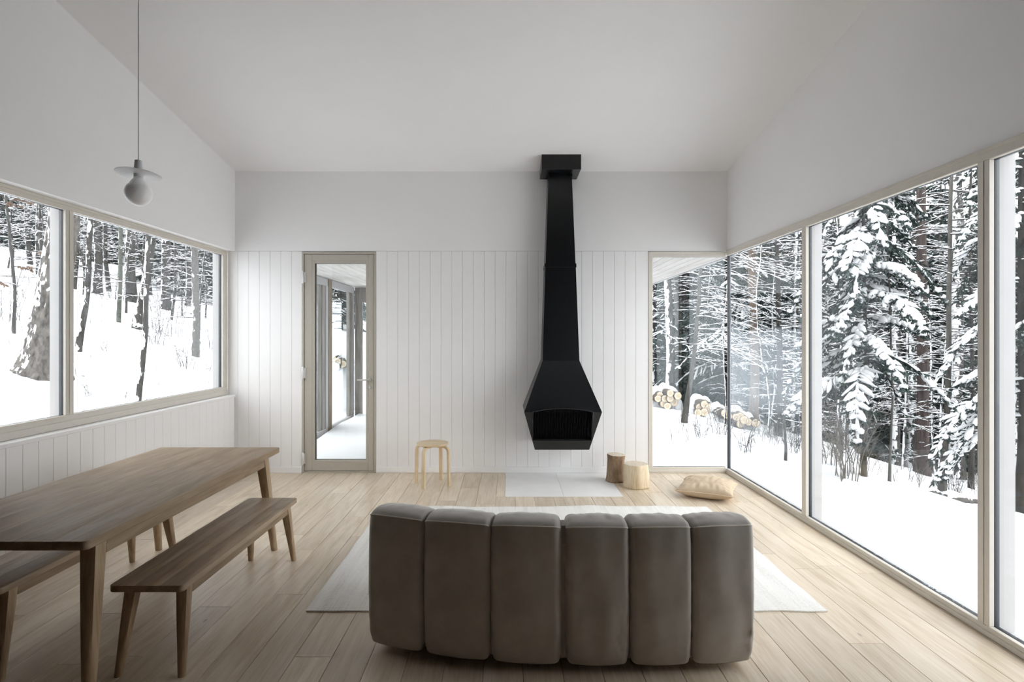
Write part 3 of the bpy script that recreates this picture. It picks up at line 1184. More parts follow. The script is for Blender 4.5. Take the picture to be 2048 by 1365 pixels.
# ------------------------------------------------------------------ round stool
st = empty('round_stool', (-.805, 6.064, 0))
tag(st, 'birch plywood stool with round seat and four bent legs by the back wall', 'stool')
ang = math.atan2(.109, .244)
SH = .447
m_ = MB()
m_.lathe([(.160, SH - .022), (.168, SH - .020), (.170, SH - .014), (.170, SH - .006), (.168, SH - .002), (.163, SH)], n=48, cx=-.805, cy=6.064)
obj('seat', m_, M['birch_top'], st, origin=(-.805, 6.064, SH), angle=40)
for q in range(4):
    a = ang + math.radians(45 + 90 * q)
    dr = Vector((math.cos(a), math.sin(a), 0))
    tn = Vector((-math.sin(a), math.cos(a), 0))
    path = []
    ro = .190
    path.append((ro + .006, 0)); path.append((ro + .003, .2))
    rc = .055
    zt = SH - .024 - .011
    for i in range(9):
        t_ = math.radians(90 * i / 8)
        path.append((ro - rc + rc * math.cos(t_), zt - rc + rc * math.sin(t_)))
    path.append((.06, zt))
    m_ = MB()
    b = 0
    hw, ht = .019, .011
    cen = Vector((-.805, 6.064, 0))
    for i, (r, z) in enumerate(path):
        p0 = path[max(0, i - 1)]; p1 = path[min(len(path) - 1, i + 1)]
        tv = Vector((p1[0] - p0[0], p1[1] - p0[1])).normalized()
        nv = Vector((tv.y, -tv.x))
        for (s1, s2) in ((-1, -1), (1, -1), (1, 1), (-1, 1)):
            rr = r + nv.x * ht * s2
            z_ = z + nv.y * ht * s2
            q3 = cen + dr * rr + tn * hw * s1
            m_.v.append((q3.x, q3.y, max(0, z_)))
    fs = []
    L = len(path)
    for i in range(L - 1):
        for k in range(4):
            k2 = (k + 1) % 4
            fs.append((i * 4 + k, i * 4 + k2, i * 4 + 4 + k2, i * 4 + 4 + k))
    fs += [(3, 2, 1, 0), tuple((L - 1) * 4 + k for k in range(4))]
    m_.f = fs; m_.m = [0] * len(fs)
    obj('leg', m_, M['birch'], st, origin=tuple(cen + dr * ro), angle=50)


# ------------------------------------------------------------------ log stumps used as side tables
def stump(name, label, x, y, r, h, seed, side, cut, lean=(0, 0), flare=.1, waist=.06):
    root = empty(name, (x, y, 0))
    tag(root, label, 'stump')
    n, L = 40, 14
    m1 = MB()

    def rad(t, u):
        base = 1 + flare * (1 - u) ** 4 - waist * math.sin(math.pi * u)
        v = noise.noise(Vector((math.cos(t) * 1.3 + seed, math.sin(t) * 1.3, u * 1.2))) * .14
        v += noise.noise(Vector((math.cos(t) * 5 + seed, math.sin(t) * 5, u * 2.5))) * .05
        return r * (base + v)
    for j in range(L):
        u = j / (L - 1)
        z = h * u
        for k in range(n):
            t = 2 * math.pi * k / n
            rr = rad(t, u)
            zt = z + (lean[0] * math.cos(t) + lean[1] * math.sin(t)) * rr * u
            m1.v.append((x + lean[0] * -.2 * u * h + rr * math.cos(t), y + rr * math.sin(t), zt))
    fs = []
    for j in range(L - 1):
        for k in range(n):
            k2 = (k + 1) % n
            fs.append((j * n + k, j * n + k2, (j + 1) * n + k2, (j + 1) * n + k))
    fs.append(tuple(range(n))[::-1])
    m1.f = fs; m1.m = [0] * len(fs)
    obj('bark' if side is M['stump_side'] else 'trunk_side', m1, side, root, origin=(x, y, 0), smooth=True)
    m2 = MB()
    top = m1.v[(L - 1) * n:]
    cx = sum(p[0] for p in top) / n; cy_ = sum(p[1] for p in top) / n; cz = sum(p[2] for p in top) / n
    vs = list(top) + [(cx + (p[0] - cx) * .96, cy_ + (p[1] - cy_) * .96, p[2] + .004) for p in top] + [(cx, cy_, cz + .005)]
    fs = [(k, (k + 1) % n, n + (k + 1) % n, n + k) for k in range(n)] + [(n + k, n + (k + 1) % n, 2 * n) for k in range(n)]
    m2.add(vs, fs)
    obj('cut_top', m2, cut, root, origin=(cx, cy_, cz))
    return root


M['cut_grey'] = plain('greyed_cut_wood', srgb(212, 199, 180), rough=.7, spec=.15, noise_amt=.12, nscale=30)
stump('log_stump', 'taller dark weathered log stump with knotty bark beside the hearth', 1.175, 6.215, .099, .288, 3.1, M['stump_side'], M['cut_grey'], lean=(-.06, 0), flare=.12, waist=.12)
stump('log_stump', 'shorter pale debarked log stump in front of the dark one', 1.342, 5.966, .124, .243, 8.7, M['stump_pale'], M['cut_grey'], lean=(0, 0), flare=.03, waist=-.03)

# ------------------------------------------------------------------ floor cushion
cu = empty('floor_cushion', (1.99, 5.68, 0))
tag(cu, 'beige linen square cushion with piped edge lying on the floor', 'cushion')
n = 44
HS = .262
rz = math.radians(-26)
cs, sn = math.cos(rz), math.sin(rz)


def cush_edge(u, v):
    """pinched pillow outline: corners stretch out, sides pull in"""
    k = 1 - .085 * (1 - v * v) * 1.0
    k2 = 1 - .085 * (1 - u * u) * 1.0
    return u * HS * k, v * HS * k2 * 1.03


m_ = MB()
grid = {}
for side in (0, 1):
    for i in range(n + 1):
        for j in range(n + 1):
            edge = i in (0, n) or j in (0, n)
            if side == 1 and edge:
                grid[(1, i, j)] = grid[(0, i, j)]
                continue
            u, v = 2 * i / n - 1, 2 * j / n - 1
            x, y = cush_edge(u, v)
            e = (max(0, (1 - u ** 2)) * max(0, (1 - v ** 2)))
            th = .098 * (e ** .40)
            zm = .073
            if side == 0:
                wr = .010 * noise.noise(Vector((u * 2.3, v * 2.3, 4.2)))
                # gathers running in from the piped seam
                eg = max(abs(u), abs(v))
                gth = .010 * math.sin((u if abs(v) > abs(u) else v) * 26 + 3 * noise.noise(Vector((u * 2, v * 2, 1)))) * max(0, eg - .55) / .45 * (1 - eg) * 4
                wr += gth * .8 + .006 * noise.noise(Vector((u * 7, v * 2.5, 9)))
                z = zm + th * .95 + wr * min(1, e * 6)
            else:
                z = max(.0005, zm - th * .95)
            wx, wy = 1.99 + x * cs - y * sn, 5.68 + x * sn + y * cs
            # corner lift
            grid[(side, i, j)] = len(m_.v)
            m_.v.append((wx, wy, z))
fs = []
for i in range(n):
    for j in range(n):
        fs.append((grid[(0, i, j)], grid[(0, i + 1, j)], grid[(0, i + 1, j + 1)], grid[(0, i, j + 1)]))
        fs.append((grid[(1, i, j)], grid[(1, i, j + 1)], grid[(1, i + 1, j + 1)], grid[(1, i + 1, j)]))
m_.f = fs; m_.m = [0] * len(fs)
obj('cover', m_, M['linen'], cu, origin=(1.99, 5.68, 0), smooth=True)
loop = []
for i in range(n):
    loop.append((2 * i / n - 1, -1))
for i in range(n):
    loop.append((1, 2 * i / n - 1))
for i in range(n):
    loop.append((1 - 2 * i / n, 1))
for i in range(n + 1):
    loop.append((-1, 1 - 2 * i / n))
pts = []
for u, v in loop:
    x, y = cush_edge(u, v)
    pts.append((1.99 + x * cs - y * sn, 5.68 + x * sn + y * cs, .073))
m_ = MB(); m_.tube(pts, .0048, n=6)
obj('piping', m_, M['linen_pipe'], cu, origin=(1.99, 5.68, 0), smooth=True)

# ------------------------------------------------------------------ rug
RX0, RX1, RY0, RY1 = -1.156, 1.829, 3.257, 5.255
nx, ny = 90, 40
m_ = MB()
top = {}
for i in range(nx + 1):
    for j in range(ny + 1):
        u, v = i / nx, j / ny
        x = RX0 + (RX1 - RX0) * u + .006 * math.sin(v * 9 + 1) * (1 - 2 * abs(u - .5))
        wob = .05 * noise.noise(Vector((u * 5.5, 3.3, 0))) + .02 * noise.noise(Vector((u * 12, 1.3, 0)))
        x += .010 * noise.noise(Vector((v * 6, u * 9, 7))) if i in (0, nx) else 0
        y = RY0 + (RY1 - RY0) * v + wob * v ** 4 + (.010 * noise.noise(Vector((u * 16, 9.1, 0)))) * (1 - v) ** 3
        z = .009 + .004 * noise.noise(Vector((u * 20, v * 12, 2))) * min(1, 6 * min(u, 1 - u, v, 1 - v)) + (.010 * max(0, noise.noise(Vector((u * 7, 5, v * 2)))) if v > .9 else 0)
        top[(i, j)] = len(m_.v)
        m_.v.append((x, y, z))
fs = []
for i in range(nx):
    for j in range(ny):
        fs.append((top[(i, j)], top[(i + 1, j)], top[(i + 1, j + 1)], top[(i, j + 1)]))
ring = [(i, 0) for i in range(nx)] + [(nx, j) for j in range(ny)] + [(nx - i, ny) for i in range(nx)] + [(0, ny - j) for j in range(ny)]
bot = []
for q in ring:
    p = m_.v[top[q]]
    bot.append(len(m_.v)); m_.v.append((p[0], p[1], .0012))
for a in range(len(ring)):
    b = (a + 1) % len(ring)
    fs.append((top[ring[a]], bot[a], bot[b], top[ring[b]]))
m_.f = fs; m_.m = [0] * len(fs)
rug = obj('area_rug', m_, M['rug'], origin=((RX0 + RX1) / 2, (RY0 + RY1) / 2, 0))
tag(rug, 'off-white flat woven wool rug under and beyond the sofa', 'rug')

# ------------------------------------------------------------------ sofa
SP = [(-.712, 2.862), (-.418, 2.757), (-.086, 2.684), (.253, 2.655), (.270, 2.655), (.573, 2.653), (.867, 2.658), (1.175, 2.690)]
SEG = [(0, 1), (1, 2), (2, 3), (4, 5), (5, 6), (6, 7)]
sofa = empty('channel_sofa', (.23, 3.05, 0))
tag(sofa, 'low curved taupe velvet sofa of six upright channels seen from behind', 'sofa')
prof0 = [(.055, .035), (.018, .055), (.004, .12), (-.004, .25), (-.004, .45), (.002, .60), (.010, .668), (.020, .688),
         (.045, .700), (.10, .706), (.17, .692), (.225, .658), (.255, .60), (.275, .53), (.31, .445), (.39, .415),
         (.55, .415), (.70, .41), (.80, .385), (.845, .32), (.85, .20), (.84, .09), (.80, .045), (.60, .035), (.30, .035)]


def catmull(pts, per=4):
    out = []
    L = len(pts)
    for i in range(L):
        p0, p1, p2, p3 = [Vector(pts[(i + k - 1) % L]) for k in range(4)]
        for s in range(per):
            t = s / per
            out.append(.5 * ((2 * p1) + (-p0 + p2) * t + (2 * p0 - 5 * p1 + 4 * p2 - p3) * t * t + (-p0 + 3 * p1 - 3 * p2 + p3) * t ** 3))
    return out


PR = catmull(prof0, 4)
NPR = len(PR)
NRM = []
for i in range(NPR):
    t = (PR[(i + 1) % NPR] - PR[i - 1])
    nv = Vector((-t.y, t.x))          # outward for this winding is checked below
    NRM.append(nv.normalized())
ctr = sum(PR, Vector((0, 0))) / NPR
if NRM[16].x > 0:
    NRM = [-q for q in NRM]
NU = 30
for si, (ia, ib) in enumerate(SEG):
    A, B = Vector(SP[ia]), Vector(SP[ib])
    ch = B - A
    w = ch.length
    ex = ch.normalized()
    ey = Vector((-ex.y, ex.x))
    m_ = MB()
    seam_pts = []
    for j in range(NU + 1):
        t = -1 + 2 * j / NU
        t = math.copysign(abs(t) ** .75, t)
        # rounded shoulder towards the channel edges
        e = max(0, (abs(t) - .80) / .20)
        ins = .030 * (1 - math.sqrt(max(0, 1 - e * e)))
        bulge = .010 * (1 - t * t)
        for i in range(NPR):
            p, nv = PR[i], NRM[i]
            back = i < 8 * 4
            wr = 0
            lowf = max(0, (.42 - p.y) / .4)
            if p.x < .06:
                ph = noise.noise(Vector((t * 1.4 + si * 7, p.y * 2.2, si)))
                side_w = max(0, abs(t) - .25) / .75
                wr = .0165 * min(1, max(0, (p.y - .07) / .06)) * (abs(math.sin(p.y * 40 + t * (5 if t > 0 else -5) + ph * 6)) - .6) * side_w ** 1.3 * min(1, lowf * 1.6) * (1 - e) ** .7
                wr += .006 * (1 - e) * min(1, max(0, (p.y - .05) / .08)) * noise.noise(Vector((t * 1.7 + si * 3, p.y * 5, si * 2.3)))
            elif p.y > .66:
                wr = .005 * noise.noise(Vector((t * 5 + si * 3, p.x * 16, si * 4.1)))
            # pulled-in top corners
            q = p + nv * (bulge - ins + wr)
            tw = 1 - .115 * max(0, p.x) / .85
            low_in = 1 - .03 * max(0, (.10 - p.y) / .08) if p.y < .10 else 1
            xx = t * (w / 2 - .0025) * tw * low_in
            if q.y < .034: q.y = .034
            W = A + ex * (w / 2 + xx) + ey * q.x
            m_.v.append((W.x, W.y, q.y))
    fs = []
    for j in range(NU):
        for i in range(NPR):
            i2 = (i + 1) % NPR
            fs.append((j * NPR + i, (j + 1) * NPR + i, (j + 1) * NPR + i2, j * NPR + i2))
    fs.append(tuple(range(NPR)))
    fs.append(tuple(NU * NPR + i for i in range(NPR))[::-1])
    m_.f = fs; m_.m = [0] * len(fs)
    mid = A + ex * w / 2
    chn = obj('channel_cushion', m_, M['velvet'], sofa, origin=(mid.x, mid.y, 0), smooth=True)
    # piping along the top back edge (profile index of the seam)
    k = 7 * 4 - 2
    pts = [m_.v[j * NPR + k] for j in range(1, NU)]
    m2 = MB(); m2.tube(pts, .0036, n=6)
    obj('piping', m2, M['velvet_seam'], chn, origin=(mid.x, mid.y, 0), smooth=True)
    # block foot tucked under each channel
    for dy in (.12, .70):
        W = A + ex * w / 2 + ey * dy
        m2 = MB(); m2.lathe([(.022, .0125 if W.y > RY0 - .03 else .0), (.026, .036)], n=14, cx=W.x, cy=W.y)
        obj('foot', m2, M['black_matte'], sofa, origin=(W.x, W.y, 0), angle=40)
# dark inner frame closing the gaps between the channels
m_ = MB()
core = [(.05, .05), (.03, .60), (.06, .675), (.18, .665), (.24, .40), (.80, .36), (.82, .06)]
cols = [(Vector(p), 0) for p in SP]
b = 0
sts = []
for i, p in enumerate(SP):
    a_ = Vector(SP[max(0, i - 1)]); b_ = Vector(SP[min(len(SP) - 1, i + 1)])
    ex = (b_ - a_).normalized(); ey = Vector((-ex.y, ex.x))
    q = Vector(p) + (ex * .05 if i == 0 else (-ex * .05 if i == len(SP) - 1 else ex * 0))
    for (u, z) in core:
        w_ = q + ey * u
        m_.v.append((w_.x, w_.y, z))
K = len(core)
for i in range(len(SP) - 1):
    for k in range(K):
        k2 = (k + 1) % K
        m_.f.append((i * K + k, (i + 1) * K + k, (i + 1) * K + k2, i * K + k2))
m_.f.append(tuple(range(K))); m_.f.append(tuple((len(SP) - 1) * K + k for k in range(K))[::-1])
m_.m = [0] * len(m_.f)
obj('inner_frame', m_, M['velvet'], sofa, origin=(.23, 3.05, 0))
# ------------------------------------------------------------------ terrain
def sstep(x, a, b):
    t = min(1, max(0, (x - a) / (b - a)))
    return t * t * (3 - 2 * t)


def ground(x, y):
    z = -.30 + .035 * max(0, min(y, 30) - 8)
    xc_ = min(5.2, max(2.9, 5.0 - .2 * (y - 6)))
    d = max(0, x - xc_)
    z -= min(1.9, .24 * d * min(1, d / 1.2)) if d < 9 else 1.9
    dl = max(0, -3.7 - x)
    z += (.30 * dl * min(1, dl / 1.5) if dl < 16 else 4.8 + .12 * (dl - 16))
    z += .10 * noise.noise(Vector((x * .28, y * .28, 1.7))) + .035 * noise.noise(Vector((x * 1.1, y * 1.1, 5.1)))
    far = max(0, abs(x) - 5) + max(0, y - 9)
    z += min(1, far / 8) * .22 * noise.noise(Vector((x * .16, y * .16, 9.3)))
    if x > 4:
        z += min(1, (x - 4) / 2.5) * .10 * noise.noise(Vector((x * .7, y * .7, 3.3)))
    # clear of the house and the porch deck
    if -3.6 < x < 2.9 and y < 12.2:
        z = min(z, -.24)
    return z


def ground_at(px, py, near=7.0, far=70.0):
    dx, dz = (px - VX) / F, -(py - VY) / F
    y = near
    while y < far:
        if EYE + dz * y <= ground(dx * y, y):
            break
        y += .03
    return Vector((dx * y, y, ground(dx * y, y)))


def axis_vals(segs):
    out = []
    for a, b, s in segs:
        n_ = int(round((b - a) / s))
        out += [a + (b - a) * i / n_ for i in range(n_)]
    out.append(segs[-1][1])
    return out


xs = axis_vals([(-70, -20, 2.0), (-20, -3.4, .30), (-3.4, 2.6, .6), (2.6, 13, .26), (13, 60, 2.0)])
ys = axis_vals([(-25, 2, 2.0), (2, 18, .30), (18, 34, .8), (34, 80, 3.0)])
m_ = MB()
for x in xs:
    for y in ys:
        m_.v.append((x, y, ground(x, y)))
ny_ = len(ys)
for i in range(len(xs) - 1):
    for j in range(ny_ - 1):
        m_.f.append((i * ny_ + j, (i + 1) * ny_ + j, (i + 1) * ny_ + j + 1, i * ny_ + j + 1))
m_.m = [0] * len(m_.f)
snow_ground = obj('snow_ground', m_, M['snow'], smooth=True)
snow_ground['kind'] = 'structure'

# ------------------------------------------------------------------ porch behind the glazed door
SX = -3.07          # glazed screen line
YE = 11.4
pr = empty('porch_roof', (0, 9.5, 2.56))
tag(pr, 'flat porch roof with pale board soffit outside the corner window', 'roof')
m_ = MB(); m_.box(-3.36, 2.70, YB + T, 12.9, 2.578, 2.80); obj('roof_slab', m_, M['gap'], pr)
m_ = MB(); m_.box(2.70, 2.725, YB + T, 12.92, 2.545, 2.82, bev=.003); obj('fascia', m_, M['reveal'], pr)
x = -3.05
while x < 2.68:
    x1 = min(x + .135, 2.70)
    m_ = MB(); m_.box(x + .0035, x1 - .0035, YB + T, 12.9, 2.56, 2.578, bev=.003)
    obj('board', m_, M['soffit'], pr, origin=((x + x1) / 2, 9.8, 2.56))
    x += .135
m_ = MB()
gx = [(-3.36 + 6.06 * i / 24) for i in range(25)]
gy = [6.85 + 6.0 * i / 24 for i in range(25)]
for a in gx:
    for b in gy:
        e = min(a + 3.36, 2.70 - a, b - 6.85, 12.85 - b)
        m_.v.append((a, b, 2.80 + .28 * min(1, max(0, e) / .2) ** .5 + .03 * noise.noise(Vector((a, b, 0)))))
for i in range(24):
    for j in range(24):
        m_.f.append((i * 25 + j, (i + 1) * 25 + j, (i + 1) * 25 + j + 1, i * 25 + j + 1))
m_.m = [0] * len(m_.f)
obj('roof_snow', m_, M['snow'], pr, smooth=True)

deck = empty('porch_deck', (0, 9.2, -.1))
tag(deck, 'snow-covered porch deck outside the glazed door', 'deck')
for i in range(12):
    yy = YB + T + .005 + i * .14
    m_ = MB(); m_.box(SX - .05, 1.2, yy, yy + .134, -.13, -.085, bev=.003)
    obj('plank', m_, M['greywood'], deck, origin=(-.9, yy, -.1))
m_ = MB(); m_.box(SX - .05, 1.2, YB + T + 1.7, 12.0, -.13, -.085); obj('deck_base', m_, M['greywood'], deck)
m_ = MB()
n1, n2 = 36, 44
for i in range(n1 + 1):
    for j in range(n2 + 1):
        x = SX - .03 + 4.3 * i / n1
        y = YB + T + .10 + 5.2 * j / n2
        bank = .30 * max(0, 1 - (x - SX) / .8) ** 2 * sstep(y, 8.0, 11.4)
        thin = sstep(y, 7.3, 8.3)
        z = -.088 + .006 * noise.noise(Vector((x * 3, y * 3, 0))) + .055 * thin + bank * .3 + .03 * noise.noise(Vector((x * .8, y * .8, 4))) * thin
        z += .014 * noise.noise(Vector((x * 1.2, y * 9, 2))) * (1 - thin)
        if i in (0, n1) or j == n2:
            z = -.12
        m_.v.append((x, y, z))
for i in range(n1):
    for j in range(n2):
        m_.f.append((i * (n2 + 1) + j, (i + 1) * (n2 + 1) + j, (i + 1) * (n2 + 1) + j + 1, i * (n2 + 1) + j + 1))
m_.m = [0] * len(m_.f)
obj('deck_snow', m_, M['snow'], deck, smooth=True)

scr = empty('porch_screen', (SX, 9.3, -.1))
tag(scr, 'weathered timber and glass porch screen seen through the door', 'screen')
ZS = 2.555


def sx_box(nm, y0, y1, z0, z1, x0, x1, mat):
    m2 = MB(); m2.box(x0, x1, y0, y1, z0, z1, bev=.003)
    return obj(nm, m2, mat, scr, origin=((x0 + x1) / 2, (y0 + y1) / 2, (z0 + z1) / 2))


def yscr(px):
    return F * SX / (px - VX)


posts = [(yscr(657), yscr(663)), (7.0, 7.1)]
sx_box('post', yscr(657), yscr(663.5), -.1, ZS, SX - .09, SX + .005, M['post'])
sx_box('post', 7.05, 7.17, -.1, ZS, SX - .09, SX + .005, M['post'])
for (ya, yb) in ((7.17, yscr(657)), (yscr(663.5), YE - .02)):
    for (a, b, c, d) in ((ya, yb, ZS - .12, ZS), (ya, yb, -.1, .02)):
        sx_box('rail', a, b, c, d, SX - .07, SX - .01, M['reveal'])
    wj = min(.42, (yb - ya) * .2)
    sx_box('stile', yb - wj * .28, yb, .02, ZS - .12, SX - .07, SX - .004, M['reveal'])
    sx_box('stile', yb - wj * .62, yb - wj * .30, .02, ZS - .12, SX - .075, SX - .02, M['greywood'])
    sx_box('stile', yb - wj, yb - wj * .64, .02, ZS - .12, SX - .08, SX - .03, M['greywood'])
    sx_box('stile', ya, ya + .06, .02, ZS - .12, SX - .07, SX - .01, M['reveal'])
    sx_box('pane', ya + .062, yb - wj - .002, .022, ZS - .122, SX - .055, SX - .043, M['glass'])
# closing panel with a narrow glass door at the far end
en = empty('porch_end_door', (-2.4, YE, -.05))
tag(en, 'narrow grey glazed door closing the far end of the porch', 'door frame')
for (a, b, c, d) in ((SX, SX + .15, -.1, ZS), (SX + .15, -1.95, 2.26, ZS), (-1.95, -1.80, -.1, ZS)):
    m_ = MB(); m_.box(a, b, YE, YE + .06, c, d, bev=.003)
    obj('frame_rail', m_, M['greywood'], en, origin=((a + b) / 2, YE, (c + d) / 2))
m_ = MB(); m_.box(SX + .152, -1.952, YE + .02, YE + .032, -.098, 2.258); obj('pane', m_, M['glass'], en)


# ------------------------------------------------------------------ trees
def np_mesh(name, verts, faces, mat, smooth=False):
    """verts (n,3), faces list of arrays (m,k)"""
    me = bpy.data.meshes.new(name)
    verts = np.asarray(verts, dtype=np.float32)
    me.vertices.add(len(verts))
    me.vertices.foreach_set('co', verts.ravel())
    tot = sum(len(f) for f in faces)
    loops = np.concatenate([np.asarray(f, dtype=np.int32).ravel() for f in faces])
    sizes = np.concatenate([np.full(len(f), np.asarray(f).shape[1], dtype=np.int32) for f in faces])
    starts = np.concatenate([[0], np.cumsum(sizes)[:-1]]).astype(np.int32)
    me.loops.add(len(loops))
    me.loops.foreach_set('vertex_index', loops)
    me.polygons.add(tot)
    me.polygons.foreach_set('loop_start', starts)
    me.polygons.foreach_set('loop_total', sizes)
    if smooth:
        me.polygons.foreach_set('use_smooth', np.ones(tot, dtype=bool))
    me.materials.append(mat)
    me.update(calc_edges=True)
    me.validate()
    return me


class Blobs:
    """half-round snow loaves lying along segments"""
    def __init__(self):
        self.v, self.f, self.n = [], [], 0

    def add(self, A, B, r, rng, sag=0.0, rings=4):
        A, B, r = np.asarray(A), np.asarray(B), np.asarray(r)
        k = len(A)
        if k == 0:
            return
        d = B - A
        L = np.linalg.norm(d, axis=1, keepdims=True) + 1e-6
        d = d / L
        s = np.cross(d, np.array([0, 0, 1.0]))
        sl = np.linalg.norm(s, axis=1, keepdims=True)
        s = np.where(sl > 1e-3, s / np.maximum(sl, 1e-3), np.array([1.0, 0, 0]))
        u = np.cross(s, d)
        ts = np.linspace(0, 1, rings)
        pr = np.sqrt(np.maximum(.12, 1 - (2 * ts - 1) ** 2))
        cs = np.array([(-1.0, -.15), (-.62, .75), (.0, 1.05), (.62, .75), (1.0, -.15)])
        V = np.zeros((k, rings, 5, 3))
        for i, t in enumerate(ts):
            rr = r * pr[i] * rng.uniform(.75, 1.25, k)
            c = A + (B - A) * t
            c[:, 2] += -sag * 4 * t * (1 - t)
            for j, (a, b) in enumerate(cs):
                V[:, i, j] = c + s * (a * rr)[:, None] + u * (b * rr)[:, None]
        F_ = []
        for i in range(rings - 1):
            for j in range(5):
                j2 = (j + 1) % 5
                F_.append((i * 5 + j, (i + 1) * 5 + j, (i + 1) * 5 + j2, i * 5 + j2))
        F_.append((0, 1, 2, 4)); F_.append((2, 3, 4, 4))
        F_ = np.array([q for q in F_ if len(set(q)) == 4])
        base = self.n + np.arange(k)[:, None, None] * (rings * 5)
        self.v.append(V.reshape(-1, 3))
        self.f.append((F_[None] + base).reshape(-1, 4))
        self.n += k * rings * 5

    def mesh(self, name, mat):
        return np_mesh(name, np.concatenate(self.v), [np.concatenate(self.f)], mat, smooth=True)


class Needles:
    def __init__(self):
        self.v, self.n = [], 0

    def add(self, A, B, per, ln, wd, rng, droop=.35):
        A, B = np.asarray(A), np.asarray(B)
        k = len(A)
        if k == 0:
            return
        d = (B - A)
        d = d / (np.linalg.norm(d, axis=1, keepdims=True) + 1e-6)
        s = np.cross(d, np.array([0, 0, 1.0]))
        s = s / (np.linalg.norm(s, axis=1, keepdims=True) + 1e-6)
        for i in range(per):
            t = (i + rng.uniform(0, 1, k)) / per
            p = A + (B - A) * t[:, None]
            sg = np.where(rng.uniform(0, 1, k) < .5, -1, 1)
            dr = d * rng.uniform(.4, .8, k)[:, None] + s * (sg * rng.uniform(.4, 1.0, k))[:, None]
            dr[:, 2] -= rng.uniform(droop - .3, droop + .45, k)
            dr /= np.linalg.norm(dr, axis=1, keepdims=True)
            q = p + dr * (ln * rng.uniform(.7, 1.3, k))[:, None]
            wv = np.cross(dr, rng.normal(0, 1, (k, 3)))
            wv /= (np.linalg.norm(wv, axis=1, keepdims=True) + 1e-6)
            wv *= wd
            mid = (p + q) / 2
            V = np.stack([p, mid + wv, q, mid - wv], axis=1)
            self.v.append(V.reshape(-1, 3))
            self.n += k

    def mesh(self, name, mat):
        v = np.concatenate(self.v)
        f = np.arange(len(v)).reshape(-1, 4)
        return np_mesh(name, v, [f], mat)


def trunk_mb(H, r, rng, lean=(0, 0), crook=.05, n=12, segs=14, flare=.5, top=.12, rough=0):
    m = MB()
    pts, rad = [], []
    for i in range(segs + 1):
        u = i / segs
        z = -.35 + (H + .35) * u
        h = max(0, z)
        x = lean[0] * h + crook * math.sin(u * 7 + rng.uniform(0, .6)) * min(1, h)
        y = lean[1] * h + crook * math.cos(u * 5.3) * min(1, h) * .6
        pts.append((x, y, z))
        rad.append(r * ((1 - u) * (1 - top) + top) * (1 + flare * math.exp(-max(0, z) * 3.2)))
    m.tube(pts, rad, n=n)
    if rough:
        vs = []
        for i, v in enumerate(m.v):
            c = pts[min(i // n, len(pts) - 1)]
            t = math.atan2(v[1] - c[1], v[0] - c[0])
            h = max(0, v[2])
            k = 1 + rough * noise.noise(Vector((math.cos(t) * 7, math.sin(t) * 7, v[2] * 3.2))) + rough * .6 * noise.noise(Vector((math.cos(t) * 16, math.sin(t) * 16, v[2] * 8)))
            k += .45 * max(0, noise.noise(Vector((math.cos(t) * 2.2, math.sin(t) * 2.2, 3.3)))) * math.exp(-h * 3)
            vs.append((c[0] + (v[0] - c[0]) * k, c[1] + (v[1] - c[1]) * k, v[2]))
        m.v = vs
    return m, pts


def at_height(pts, z):
    for a, b in zip(pts[:-1], pts[1:]):
        if a[2] <= z <= b[2]:
            t = (z - a[2]) / (b[2] - a[2])
            return np.array([a[i] + (b[i] - a[i]) * t for i in range(3)])
    return np.array(pts[-1])


def part_obj(name, me, root, kind=None):
    o = bpy.data.objects.new(name, me)
    C.objects.link(o)
    o.parent = root
    if kind:
        o['kind'] = kind
    return o


